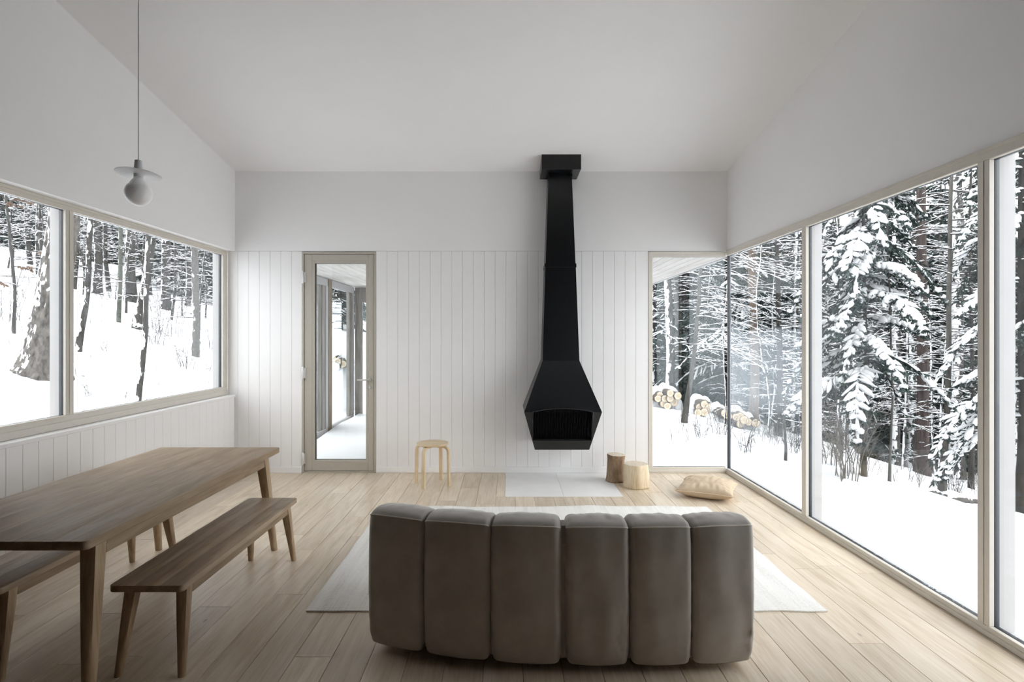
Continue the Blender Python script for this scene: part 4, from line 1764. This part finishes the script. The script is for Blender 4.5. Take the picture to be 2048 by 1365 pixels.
def make_fir(seed, H, r, z_lo, z_hi, L_lo, L_hi, nb, snow_p, snow_r, bark, needle_mat, per=9, nlen=.075, nwd=.013, tw_sp=.085, droop=.34, lean=(0, 0), az=None, tw_l=.36):
    rng = np.random.default_rng(seed)
    root = empty('fir_tree', (0, 0, 0))
    tm, pts = trunk_mb(H, r, rng, lean=lean)
    part_obj('trunk', mesh_from('trunk', tm, bark, True), root)
    nd, sb = Needles(), Blobs()
    br = MB()
    for i in range(nb):
        u = (i + rng.uniform(0, 1)) / nb
        z = z_lo + (z_hi - z_lo) * u
        a = rng.uniform(0, 2 * math.pi) if az is None else rng.uniform(*az)
        L = (L_lo + (L_hi - L_lo) * u) * rng.uniform(.7, 1.15)
        b0 = at_height(pts, z)
        dv = np.array([math.cos(a), math.sin(a), 0])
        sv = np.array([-math.sin(a), math.cos(a), 0])
        e0 = rng.uniform(-.05, .25)
        dp = droop * rng.uniform(.7, 1.5)
        ss = np.linspace(0, 1, 7)
        ax = np.array([b0 + dv * L * s + np.array([0, 0, (e0 * s - dp * 1.5 * s * s) * L]) + sv * .06 * L * math.sin(s * 3 + i) for s in ss])
        br.tube([tuple(p) for p in ax], [max(.004, .016 * (1 - s) + .003) for s in ss], n=3, cap=False)
        sn_b = rng.uniform(0, 1) < snow_p * 1.1
        # side twigs
        kt = int(L / tw_sp)
        t0 = np.linspace(.14, .98, kt)
        for sg in (-1, 1):
            t = np.clip(t0 + rng.uniform(-.02, .02, kt), 0, 1)
            base = np.stack([np.interp(t, ss, ax[:, c]) for c in range(3)], axis=1)
            tl = tw_l * np.minimum(1, (1 - t) * 1.5 + .28) * rng.uniform(.7, 1.2, kt) * min(1, L / 1.1)
            dr = dv * .75 + sv * sg * .8
            dr = np.tile(dr, (kt, 1)) + rng.normal(0, .12, (kt, 3))
            dr[:, 2] = rng.uniform(-.85, -.15, kt) - .3 * t
            dr /= np.linalg.norm(dr, axis=1, keepdims=True)
            tip = base + dr * tl[:, None]
            nd.add(base, tip, per, nlen, nwd, rng)
            if sn_b:
                clump = np.array([noise.noise(Vector((seed + p[0] * 1.7, p[1] * 1.7, p[2] * 1.7))) for p in base])
                keep = (clump > .28 - snow_p * .62) & (rng.uniform(0, 1, kt) < .93)
                bb = base[keep].copy(); tt = (base + (tip - base) * rng.uniform(.75, 1.0, (kt, 1)))[keep]
                rr = snow_r * rng.uniform(.65, 1.35, keep.sum())
                bb[:, 2] += rr * .15; tt[:, 2] += rr * .05
                sb.add(bb, tt, rr, rng)
        nd.add(ax[:-1], ax[1:], per, nlen, nwd, rng)
        if sn_b:
            keep = rng.uniform(0, 1, 6) < .8
            aa, bb = ax[:-1][keep].copy(), ax[1:][keep].copy()
            aa[:, 2] += snow_r * .3; bb[:, 2] += snow_r * .3
            sb.add(aa, bb, snow_r * rng.uniform(.5, 1.0, keep.sum()), rng)
    part_obj('branches', mesh_from('branches', br, M['twig']), root, 'stuff')
    part_obj('needles', nd.mesh('needles', needle_mat), root, 'stuff')
    if sb.n:
        part_obj('snow_load', sb.mesh('snow_load', M['snow']), root, 'stuff')
    return root


def make_bare(seed, H, r, z_lo, z_hi, nb, L, bark, lean=(0, 0), rise=.1, droop=.25, snow=.8, twig=M['twig'], sub=3, crook=.05, az=None, br_r=.011, flare=.5, top=.3, name='bare_tree', sn_r=.012, leaves=0, rough=0):
    """leafless or dead-limbed tree: trunk, limbs, thin snow line on every limb"""
    rng = np.random.default_rng(seed)
    root = empty(name, (0, 0, 0))
    tm, pts = trunk_mb(H, r, rng, lean=lean, crook=crook, flare=flare, top=top, n=56 if rough else 14, segs=90 if rough else 18, rough=rough)
    part_obj('trunk', mesh_from('trunk', tm, bark, True), root)
    br, sb = MB(), Blobs()
    lf = Needles()

    def limb(b0, dv, L_, r0, lvl):
        sv = np.cross(dv, [0, 0, 1.0]); sv = sv / (np.linalg.norm(sv) + 1e-6)
        ns = 7
        ph = rng.uniform(0, 6)
        ax = []
        for s in np.linspace(0, 1, ns):
            p = b0 + dv * L_ * s
            p = p + np.array([0, 0, (rise * s - droop * s * s) * L_]) + sv * .05 * L_ * math.sin(s * 4 + ph) + np.array([0, 0, .02 * L_ * math.sin(s * 7 + ph)])
            ax.append(p)
        ax = np.array(ax)
        br.tube([tuple(p) for p in ax], [max(.0025, r0 * (1 - .8 * i / ns)) for i in range(ns)], n=4 if lvl == 0 else 3, cap=False)
        keep = rng.uniform(0, 1, ns - 1) < snow
        rr = np.array([max(.0045, sn_r * (1 - .45 * i / ns)) for i in range(ns - 1)]) * rng.uniform(.7, 1.4, ns - 1) * (1 if lvl == 0 else .75)
        aa, bb = ax[:-1].copy(), ax[1:].copy()
        aa[:, 2] += r0 * .5; bb[:, 2] += r0 * .4
        sb.add(aa[keep], bb[keep], rr[keep], rng, rings=3)
        if leaves and lvl >= 1:
            lf.add(ax[:-1], ax[1:], leaves, .07, .022, rng, droop=.7)
        if lvl < 1:
            for q in range(sub):
                t = rng.uniform(.3, .92)
                i = int(t * (ns - 1))
                d2 = dv * .8 + sv * rng.choice([-1, 1]) * rng.uniform(.4, .9) + np.array([0, 0, rng.uniform(-.25, .25)])
                d2 /= np.linalg.norm(d2)
                limb(ax[i], d2, L_ * rng.uniform(.2, .45), r0 * .5, lvl + 1)
    for i in range(nb):
        u = (i + rng.uniform(0, 1)) / nb
        z = z_lo + (z_hi - z_lo) * u
        a = rng.uniform(0, 2 * math.pi) if az is None else rng.uniform(*az)
        dv = np.array([math.cos(a), math.sin(a), rng.uniform(-.08, .12)])
        limb(at_height(pts, z), dv, L * rng.uniform(.45, 1.15), br_r * rng.uniform(.7, 1.3), 0)
    if br.v:
        part_obj('limbs', mesh_from('limbs', br, twig), root, 'stuff')
    if sb.n:
        part_obj('snow_line', sb.mesh('snow_line', M['snow']), root, 'stuff')
    if leaves and lf.v:
        part_obj('dry_leaves', lf.mesh('dry_leaves', M['leaf_brown']), root, 'stuff')
    return root


def plant(root, loc, label, cat='tree', group=None, rz=0, sc=1.0):
    root.location = loc
    root.rotation_euler = (0, 0, rz)
    root.scale = (sc, sc, sc)
    tag(root, label, cat, group)
    return root


def w_at(px_w, Y):
    return px_w * Y / F / 2


# --- hero trees, right side
g = ground_at(1353, 806)
plant(make_bare(11, 7.5, w_at(15, g.y), .9, 6.5, 62, 1.5, M['bark_grey'], snow=.95, droop=.3, rise=.12, br_r=.010, sub=3, sn_r=.017, az=(-1.2, 3.3)), g, 'straight grey trunk with snow-lined dead limbs behind the first log pile')
g = ground_at(1368, 846)
plant(make_bare(12, 7.0, w_at(10, g.y), 1.4, 6.5, 58, 1.7, M['bark_grey'], lean=(.115, 0), snow=.97, droop=.38, rise=.1, br_r=.009, sub=4, az=(-1.2, 1.2), sn_r=.017), g, 'slim grey trunk leaning right in front of the log piles')
g = ground_at(1506, 856)
plant(make_bare(13, 7.5, w_at(19, g.y), 1.6, 7, 26, 1.2, M['bark_brown'], snow=.9, droop=.3, sub=2, flare=.2, top=.6, az=(-1.2, 3.3)), g, 'pale brown straight trunk standing in for a reflection in the corner glass')  # trunk added in place of a brown reflection on the pane
g = ground_at(1556, 872)
plant(make_bare(14, 8.0, w_at(13, g.y), .25, 7.0, 120, 1.25, M['bark_dark'], snow=.98, droop=.2, rise=.12, br_r=.010, sub=3, sn_r=.018, az=(-1.2, 3.3)), g, 'dark narrow trunk ringed by many short snow-lined dead limbs')
g = ground_at(1745, 955)
fir_a = make_fir(21, 7.4, w_at(9, g.y), 1.25, 7.0, .95, .55, 92, .86, .040, M['bark_dark'], M['needles'], per=11, droop=.5, tw_l=.30, tw_sp=.07)
plant(fir_a, g + Vector((-.12, 0, 0)), 'fir heavily loaded with thick snow in the middle pane')
g = ground_at(1812, 932)
plant(make_bare(15, 8.5, w_at(27, g.y), 1.0, 7.5, 40, 1.4, M['bark_dark'], snow=.7, sub=3, flare=.8, sn_r=.014, droop=.25, az=(-1.2, 3.3)), g, 'thick dark snow-flecked trunk in the middle pane')
g = ground_at(1844, 948)
plant(make_bare(16, 8.5, w_at(23, g.y), 1.6, 7.5, 30, 1.5, M['bark_red'], snow=.85, sub=2, flare=.55, top=.55, sn_r=.014, crook=.03, az=(-1.2, 3.3)), g, 'straight reddish brown trunk right of the thick dark one')
g = ground_at(1884, 984)
plant(make_bare(17, 8.0, w_at(12, g.y), 1.0, 7.0, 44, 1.5, M['bark_grey'], lean=(.035, 0), snow=.85, sub=3, sn_r=.014, az=(-1.2, 3.3)), g, 'slender grey trunk leaning slightly right near the second mullion')
g = ground_at(1942, 978)
plant(make_bare(18, 8.0, w_at(9, g.y), .8, 7.0, 50, 1.3, M['bark_dark'], snow=.85, sub=3, sn_r=.014, az=(-1.2, 3.3)), g, 'thin dark trunk just left of the second mullion')
g = ground_at(1779, 963)
plant(make_bare(19, 6.0, w_at(4.5, g.y), .6, 5.0, 26, .7, M['bark_grey'], snow=.9, sub=3, br_r=.005, sn_r=.009), g, 'thin snow-mottled sapling in front of the thick dark trunk')
# bigger snowy boughs reaching in from the right of the middle pane
g = Vector((8.05, 8.9, ground(8.05, 8.9)))
fir_b = make_fir(22, 7.6, .10, 1.5, 7.2, 1.35, .6, 84, .72, .042, M['bark_dark'], M['needles'], per=11, droop=.55, tw_l=.34, tw_sp=.075)
plant(fir_b, g, 'broad snow-laden fir seen across the second mullion')
fir_c = make_fir(23, 7.2, .09, .5, 6.8, 1.3, .4, 74, .45, .030, M['bark_dark'], M['needles'], per=11, droop=.30)
g = Vector((8.6, 6.9, ground(8.6, 6.9)))
plant(fir_c, g, 'slim snowy fir in the pane nearest the camera')

# bare shrubs and saplings along the right bank
random.seed(12)


def make_shrub(seed, n, h, mat, spread=.35):
    rng = np.random.default_rng(seed)
    root = empty('bare_shrub', (0, 0, 0))
    m = MB()
    for i in range(n):
        a = rng.uniform(0, 6.28)
        r0 = rng.uniform(0, spread * .5)
        hh = h * rng.uniform(.5, 1.1)
        lean_ = rng.uniform(.05, .45)
        p0 = np.array([r0 * math.cos(a), r0 * math.sin(a), -.1])
        pts = []
        for s in np.linspace(0, 1, 6):
            pts.append(p0 + np.array([math.cos(a) * lean_ * hh * s * s, math.sin(a) * lean_ * hh * s * s, hh * s]) + rng.normal(0, .012, 3))
        m.tube([tuple(p) for p in pts], [.007 * (1 - .8 * k / 6) for k in range(6)], n=3, cap=False)
        for q in range(5):
            k = rng.integers(2, 6)
            d = np.array([rng.normal(0, 1), rng.normal(0, 1), rng.uniform(.2, 1.2)]); d /= np.linalg.norm(d)
            e = pts[k] + d * hh * rng.uniform(.12, .3)
            m.tube([tuple(pts[k]), tuple((pts[k] + e) / 2 + rng.normal(0, .01, 3)), tuple(e)], [.004, .003, .002], n=3, cap=False)
    part_obj('stems', mesh_from('stems', m, mat), root)
    return root


sh_a = make_shrub(5, 16, 1.5, M['twig_pale'])
sh_b = make_shrub(6, 10, .7, M['twig'])
first = {0: True, 1: True}
spots = [(1690, 958, 0, 1.1, 'tall bare pale shrub on the bank just right of the first mullion'),
         (1662, 930, 0, .8, 'bare pale shrub half hidden behind the first mullion'),
         (1718, 950, 0, .7, 'small bare shrub left of the snow-loaded fir trunk'),
         (1440, 868, 1, .9, 'low bare shrub in the snow below the second log pile'),
         (1400, 875, 1, .6, 'small sprig poking from the snow under the leaning trunk'),
         (1486, 905, 1, .8, 'low bare shrub just right of the corner joint'),
         (1590, 905, 1, 1.0, 'low dark shrub at the foot of the dark ringed trunk'),
         (1915, 985, 1, .9, 'low dark shrub among the half-buried stones')]
for (px, py, kd, sc, lab) in spots:
    src = (sh_a, sh_b)[kd]
    o = src if first[kd] else copy_tree(src)
    first[kd] = False
    plant(o, ground_at(px, py), lab, 'shrub', 'bare shrubs in the snow', random.uniform(0, 6.28), sc)


# broken snag and stones
def make_rock(seed, r):
    m = MB()
    n_, L = 12, 7
    for j in range(L):
        a = -math.pi / 2 + math.pi * j / (L - 1)
        for k in range(n_):
            t = 2 * math.pi * k / n_
            v = 1 + .35 * noise.noise(Vector((math.cos(t) * math.cos(a) + seed, math.sin(t) * math.cos(a), math.sin(a))))
            rr = max(.02, math.cos(a)) * v
            m.v.append((r * 1.25 * rr * math.cos(t), r * rr * math.sin(t), r * .62 * math.sin(a) * v))
    for j in range(L - 1):
        for k in range(n_):
            k2 = (k + 1) % n_
            m.f.append((j * n_ + k, j * n_ + k2, (j + 1) * n_ + k2, (j + 1) * n_ + k))
    m.m = [0] * len(m.f)
    return m


for i, (px, py, r, lab) in enumerate([(1870, 997, .13, 'small stone in the snow left of the leaning grey trunk'),
                                      (1903, 1004, .16, 'grey stone with snow cap right of the leaning grey trunk'),
                                      (1920, 1004, .14, 'grey stone beside the snow-capped one near the second mullion'),
                                      (1915, 1020, .18, 'lowest broad stone half buried in the bank'),
                                      (1932, 1019, .15, 'dark stone right of the lowest broad stone'),
                                      (1948, 1016, .17, 'stone at the foot of the second mullion outside the glass')]):
    Ys = 8.65 - (py - 997) * .028
    xs_ = (px - VX) * Ys / F
    g = Vector((xs_, Ys, ground(xs_, Ys)))
    root = empty('field_stone', g + Vector((0, 0, r * .15)))
    tag(root, lab, 'stone', 'stones showing through the snow')
    part_obj('stone', mesh_from('stone', make_rock(i * 3.1, r * .55), M['rock'], True), root)
    m = make_rock(i * 3.1, r * .55)
    m.v = [(x * .92, y * .92 + r * .12, max(z, .0) * 1.15 + r * .14) for x, y, z in m.v]
    part_obj('snow_cap', mesh_from('snow_cap', m, M['snow'], True), root)
g = ground_at(1571, 922)
plant(make_bare(31, 1.1, .022, .5, 1.0, 3, .2, M['bark_grey'], snow=.6, sub=1, flare=.1, top=.7, name='broken_snag'), g, 'short broken snag standing in the snow beside the first mullion', 'snag')


# --- log piles
def make_log(seed, r, L):
    rng = np.random.default_rng(seed)
    n_ = 14
    root = empty('cut_log', (0, 0, 0))
    m = MB()
    rad = [r * (1 + rng.uniform(-.06, .06)) for _ in range(n_)]
    for yy in (-L / 2, L / 2):
        for k in range(n_):
            t = 2 * math.pi * k / n_
            m.v.append((rad[k] * math.cos(t), yy, rad[k] * math.sin(t)))
    for k in range(n_):
        k2 = (k + 1) % n_
        m.f.append((k, n_ + k, n_ + k2, k2))
    m.m = [0] * n_
    part_obj('bark', mesh_from('bark', m, M['log_bark'], True), root)
    m2 = MB()
    m2.add([(x * .96, y - .002, z * .96) for x, y, z in m.v[:n_]], [tuple(range(n_))])
    part_obj('cut_end', mesh_from('cut_end', m2, M['log_end']), root)
    m2 = MB()
    m2.add([(x * .96, y + .002, z * .96) for x, y, z in m.v[n_:]], [tuple(range(n_))[::-1]])
    part_obj('cut_end', mesh_from('cut_end', m2, M['log_end']), root)
    return root


def snow_lump(mbx, c, rx, ry, rz_, seed):
    n_, L = 16, 8
    b = len(mbx.v)
    for j in range(L):
        a = -.3 + (math.pi / 2 + .3) * j / (L - 1)
        for k in range(n_):
            t = 2 * math.pi * k / n_
            v = 1 + .25 * noise.noise(Vector((math.cos(t) * 1.5 + seed, math.sin(t) * 1.5, a)))
            mbx.v.append((c[0] + rx * math.cos(a) * math.cos(t) * v, c[1] + ry * math.cos(a) * math.sin(t) * v, c[2] + rz_ * math.sin(a) * v))
    for j in range(L - 1):
        for k in range(n_):
            k2 = (k + 1) % n_
            mbx.f.append((b + j * n_ + k, b + j * n_ + k2, b + (j + 1) * n_ + k2, b + (j + 1) * n_ + k))
            mbx.m.append(0)


log_src = [make_log(i, .085 + .012 * (i % 3), .45) for i in range(3)]
log_first = [True] * 3
PILES = [
    ('cut log in the largest snow-capped pile left of the grey trunk', [(1311, 796, 0), (1324, 806, 1), (1333, 810, 0), (1342, 803, 2), (1332, 795, 1), (1345, 790, 1), (1320, 796, 0), (1317, 790, 0), (1333, 785, 0)], 13.6),
    ('cut log in the middle snowy pile behind the leaning trunk', [(1393, 823, 0), (1402, 822, 1), (1413, 819, 0), (1400, 807, 1), (1415, 812, 1), (1408, 814, 0), (1396, 813, 0)], 13.2),
    ('cut log in the low pile by the corner of the glass', [(1439, 824, 1), (1447, 830, 0), (1467, 832, 0), (1470, 845, 1), (1482, 837, 1), (1492, 842, 0), (1476, 830, 0), (1505, 844, 1)], 12.8),
    ('cut log in the firewood stack beyond the porch screen', [(633, 742, 1), (634, 728, 0), (636, 714, 1), (672, 716, 0), (682, 724, 1), (676, 733, 2), (690, 728, 0)], 13.0),
]
for lab, lst, Y in PILES:
    pts = []
    for (px, py, kd) in lst:
        p = P(px, py, Y)
        o = log_src[kd] if log_first[kd] else copy_tree(log_src[kd])
        log_first[kd] = False
        o.location = p + Vector((0, random.uniform(-.06, .06), 0))
        o.rotation_euler = (0, random.uniform(0, 6), random.uniform(-.25, .25))
        tag(o, lab, 'log', lab.replace('cut log', 'logs'))
        pts.append(p)
    # snow loaf bedding and covering the pile
    m = MB()
    zmin = min(p.z for p in pts)
    for i, p in enumerate(pts):
        snow_lump(m, (p.x, p.y + .22, p.z + .03), .17, .20, .16, i * 1.7)
        gz = ground(p.x, p.y)
        if p.z - gz > .1:
            snow_lump(m, (p.x, p.y + .25, gz - .05), .32, .30, max(.12, p.z - gz + .06), i * 2.3)
    so = obj('pile_snow', m, M['snow'], smooth=True)
    tag(so, 'snow drifted over the ' + lab.replace('cut log in the ', ''), 'snow', None, 'stuff')

# --- hero trees, left hillside
g = ground_at(66, 752)
plant(make_bare(41, 7.0, w_at(60, g.y), 3.0, 6.5, 6, 1.2, M['bark_big'], lean=(.115, .05), snow=.9, sub=3, flare=.75, top=.65, crook=.005, rough=.16), g + Vector((-.05, .2, 0)), 'massive leaning trunk with plated bark and snow in its furrows')
g = ground_at(27, 668)
plant(make_bare(42, 5.0, w_at(7, g.y), .8, 4.5, 16, .8, M['bark_hill'], snow=.6, sub=4, flare=.1, lean=(-.03, 0), leaves=2, br_r=.006, sn_r=.008), g, 'slim sapling still holding dry brown leaves left of the massive trunk')
g = ground_at(156, 703)
plant(make_bare(43, 6.5, w_at(11, g.y), 1.2, 6, 12, .9, M['bark_snowy'], lean=(.10, 0), snow=.8, sub=3, flare=.3, top=.7, crook=.06), g, 'crooked dark trunk blotched with snow at the left edge of the second left pane')
g = ground_at(237, 645)
plant(make_bare(44, 7.0, w_at(8, g.y), .6, 6.5, 16, 1.3, M['bark_green'], lean=(.02, 0), snow=.75, sub=4, flare=.1, top=.8, crook=.02), g, 'smooth greenish trunk standing straight on the snowy hillside')
g = ground_at(272, 657)
plant(make_bare(45, 7.5, w_at(17, g.y), 1.5, 6.5, 10, 1.2, M['bark_snowy'], lean=(.155, .02), snow=.9, sub=3, flare=.3, top=.7), g, 'leaning trunk with one flank plastered white')
g = ground_at(276, 803)
plant(make_bare(46, 5.0, w_at(10, g.y), 1.3, 4.6, 14, .9, M['bark_snowy'], lean=(.075, .01), snow=.85, sub=4, flare=.15, top=.8, crook=.035, br_r=.006, sn_r=.009), g, 'slender snow-spotted trunk rising close outside the left window')
g = ground_at(391, 713)
plant(make_bare(47, 7.0, w_at(13.5, g.y), .9, 6.5, 26, 1.5, M['bark_frost'], lean=(-.01, 0), snow=.85, sub=4, flare=.2, top=.8, crook=.02), g, 'straight frosted grey trunk near the right end of the left window')
g = ground_at(343, 640)
plant(make_bare(48, 5.5, w_at(5, g.y), .5, 5, 20, 1.2, M['bark_hill'], lean=(.06, 0), snow=.7, sub=4, flare=.1, top=.6), g, 'thin bare sapling with tangled limbs left of the frosted trunk')
sh_c = copy_tree(sh_b)
plant(sh_c, ground_at(372, 735), 'wispy bare shrub low on the slope before the frosted trunk', 'shrub', 'bare shrubs in the snow', 1, 1.1)
for (px, py, sc, lab) in [(182, 795, .5, 'tiny twig cluster poking from the snow at the bottom of the left window'),
                          (60, 668, .8, 'bare shrub at the foot of the brown-leaved sapling'),
                          (210, 705, .6, 'fallen twiggy sprig on the open snow slope'),
                          (310, 690, 1.3, 'spindly shrub right of the slender spotted trunk'),
                          (425, 745, .9, 'low shrub at the right end of the left window')]:
    plant(copy_tree(sh_b), ground_at(px, py), lab, 'shrub', 'bare shrubs in the snow', random.uniform(0, 6), sc)

sh_d = make_shrub(15, 22, 1.6, M['twig'], spread=1.1)
first_d = True
for (px, py, sc, lab) in [(325, 668, .9, 'tangled dark brush between the spotted trunk and the frosted trunk'),
                          (425, 700, .8, 'tangled dark brush at the right end of the left window'),
                          (228, 598, 1.0, 'tangled dark brush at the foot of the distant hill trunks'),
                          (10, 640, .9, 'tangled dark brush at the far left of the left window')]:
    o = sh_d if first_d else copy_tree(sh_d)
    first_d = False
    plant(o, ground_at(px, py), lab, 'shrub', 'bare shrubs in the snow', random.uniform(0, 6), sc)

# --- forest behind: repeated firs and bare trunks
far_fir = [make_fir(51, 8.4, .13, .5, 7.8, 1.9, .4, 84, .40, .028, M['bark_dark'], M['needles'], per=10, nlen=.13, nwd=.022, tw_sp=.12, droop=.28, tw_l=.5),
           make_fir(52, 7.4, .11, .3, 7.0, 1.6, .3, 84, .26, .024, M['bark_dark'], M['needles_far'], per=10, nlen=.13, nwd=.022, tw_sp=.12, droop=.22, tw_l=.5)]
far_bare = [make_bare(53, 8.0, .12, 1.0, 7.0, 46, 1.5, M['bark_hill'], snow=.75, sub=3, flare=.2, top=.6, sn_r=.02, br_r=.014),
            make_bare(54, 8.0, .085, .6, 7.0, 60, 1.4, M['bark_hill'], snow=.8, sub=3, flare=.2, top=.6, lean=(.04, 0), sn_r=.02, br_r=.014),
            make_bare(55, 8.0, .15, 2.0, 7.0, 24, 1.6, M['bark_hill'], snow=.7, sub=3, flare=.4, top=.7, sn_r=.02, br_r=.014)]
used = {}
rnd = random.Random(77)
taken = [Vector((o.location.x, o.location.y)) for o in C.objects if o.parent is None and o.get('category') == 'tree']


def scatter(srcs, weights, count, ratio, dist, gap, label, group, smin=.8, smax=1.25):
    n_ok = 0
    tries = 0
    while n_ok < count and tries < 4000:
        tries += 1
        q = rnd.uniform(*ratio)
        Y = dist[0] + (dist[1] - dist[0]) * rnd.random() ** 1.1
        x = q * Y
        p = Vector((x, Y))
        if -4.5 < x < 3.6 and Y < 14:
            continue
        if any((p - t).length < gap for t in taken):
            continue
        taken.append(p)
        k = rnd.choices(range(len(srcs)), weights)[0]
        s = srcs[k]
        if s.name in used:
            o = copy_tree(s)
        else:
            o = s
            used[s.name] = 1
        plant(o, Vector((x, Y, ground(x, Y))), label, 'tree', group, rnd.uniform(0, 6.28), rnd.uniform(smin, smax))
        n_ok += 1


scatter(far_fir, (1, 1), 52, (.24, 1.10), (14.5, 28), 1.0, 'snow-dusted dark fir in the forest beyond the right-hand glass', 'firs in the forest beyond the right-hand glass')
scatter(far_bare, (2, 2, 1), 30, (.24, 1.10), (14.0, 30), .7, 'bare snow-lined trunk deep in the forest beyond the right-hand glass', 'trunks in the forest beyond the right-hand glass')
scatter(far_bare, (2, 2, 1.4), 70, (-1.05, -.30), (18.5, 40), .6, 'distant dark trunk on the hilltop beyond the left window', 'distant trunks on the hill', .8, 1.15)
scatter(far_fir, (1, 1), 20, (-1.02, -.26), (24, 42), 1.4, 'distant snowy evergreen on the hilltop beyond the left window', 'distant evergreens on the hill', .8, 1.2)
scatter(far_fir, (1, 1), 34, (.24, 1.05), (24, 38), 1.3, 'tall hazy fir closing the far forest beyond the right-hand glass', 'tall firs closing the far forest', 1.25, 1.7)
scatter(far_fir, (1, 1), 26, (-1.05, -.28), (30, 46), 1.2, 'tall hazy fir along the hill crest beyond the left window', 'tall firs along the hill crest', 1.2, 1.7)
scatter(far_fir + far_bare, (1, 1, 1, 1, 1), 10, (-.26, .22), (24, 40), 1.4, 'distant tree in line behind the porch', 'distant trees behind the porch', .8, 1.2)

thin_bare = [make_bare(61, 6.0, .035, .5, 5.5, 30, 1.2, M['bark_hill'], snow=.7, sub=4, flare=.1, top=.5, crook=.08, br_r=.008, sn_r=.010, lean=(.05, 0)),
             make_bare(62, 5.0, .028, .4, 4.6, 26, 1.0, M['bark_hill'], snow=.7, sub=4, flare=.1, top=.5, crook=.1, br_r=.007, sn_r=.009, lean=(-.06, .03))]
scatter(thin_bare, (1, 1), 16, (-.95, -.50), (14.5, 21), .9, 'thin twiggy sapling scattered on the snowy hillside', 'saplings on the hillside', .7, 1.2)
scatter(thin_bare, (1, 1), 16, (.28, .95), (10.5, 17), .7, 'thin twiggy sapling in the understorey beyond the right-hand glass', 'understorey saplings', .6, 1.1)

# dead grass and twigs scattered thinly over the snow
rng = np.random.default_rng(9)
m = MB()
for i in range(420):
    zone = rng.integers(0, 3)
    if zone == 0:
        q, Y = rng.uniform(.28, .62), rng.uniform(9.5, 13.5)
    elif zone == 1:
        q, Y = rng.uniform(.45, .85), rng.uniform(9.0, 13)
    else:
        q, Y = rng.uniform(-.95, -.5), rng.uniform(9, 20)
    x = q * Y
    gz = ground(x, Y)
    for k in range(rng.integers(1, 4)):
        a = rng.uniform(0, 6.28)
        h = rng.uniform(.08, .38)
        ln = rng.uniform(.2, 1.0) * h
        m.tube([(x, Y, gz - .02), (x + math.cos(a) * ln * .35, Y + math.sin(a) * ln * .35, gz + h * .65), (x + math.cos(a) * ln, Y + math.sin(a) * ln, gz + h)], [.0035, .003, .0015], n=3, cap=False)
gr = obj('dead_grass', m, M['twig_pale'])
tag(gr, 'thin dead grass stalks poking through the snow', 'grass', None, 'stuff')
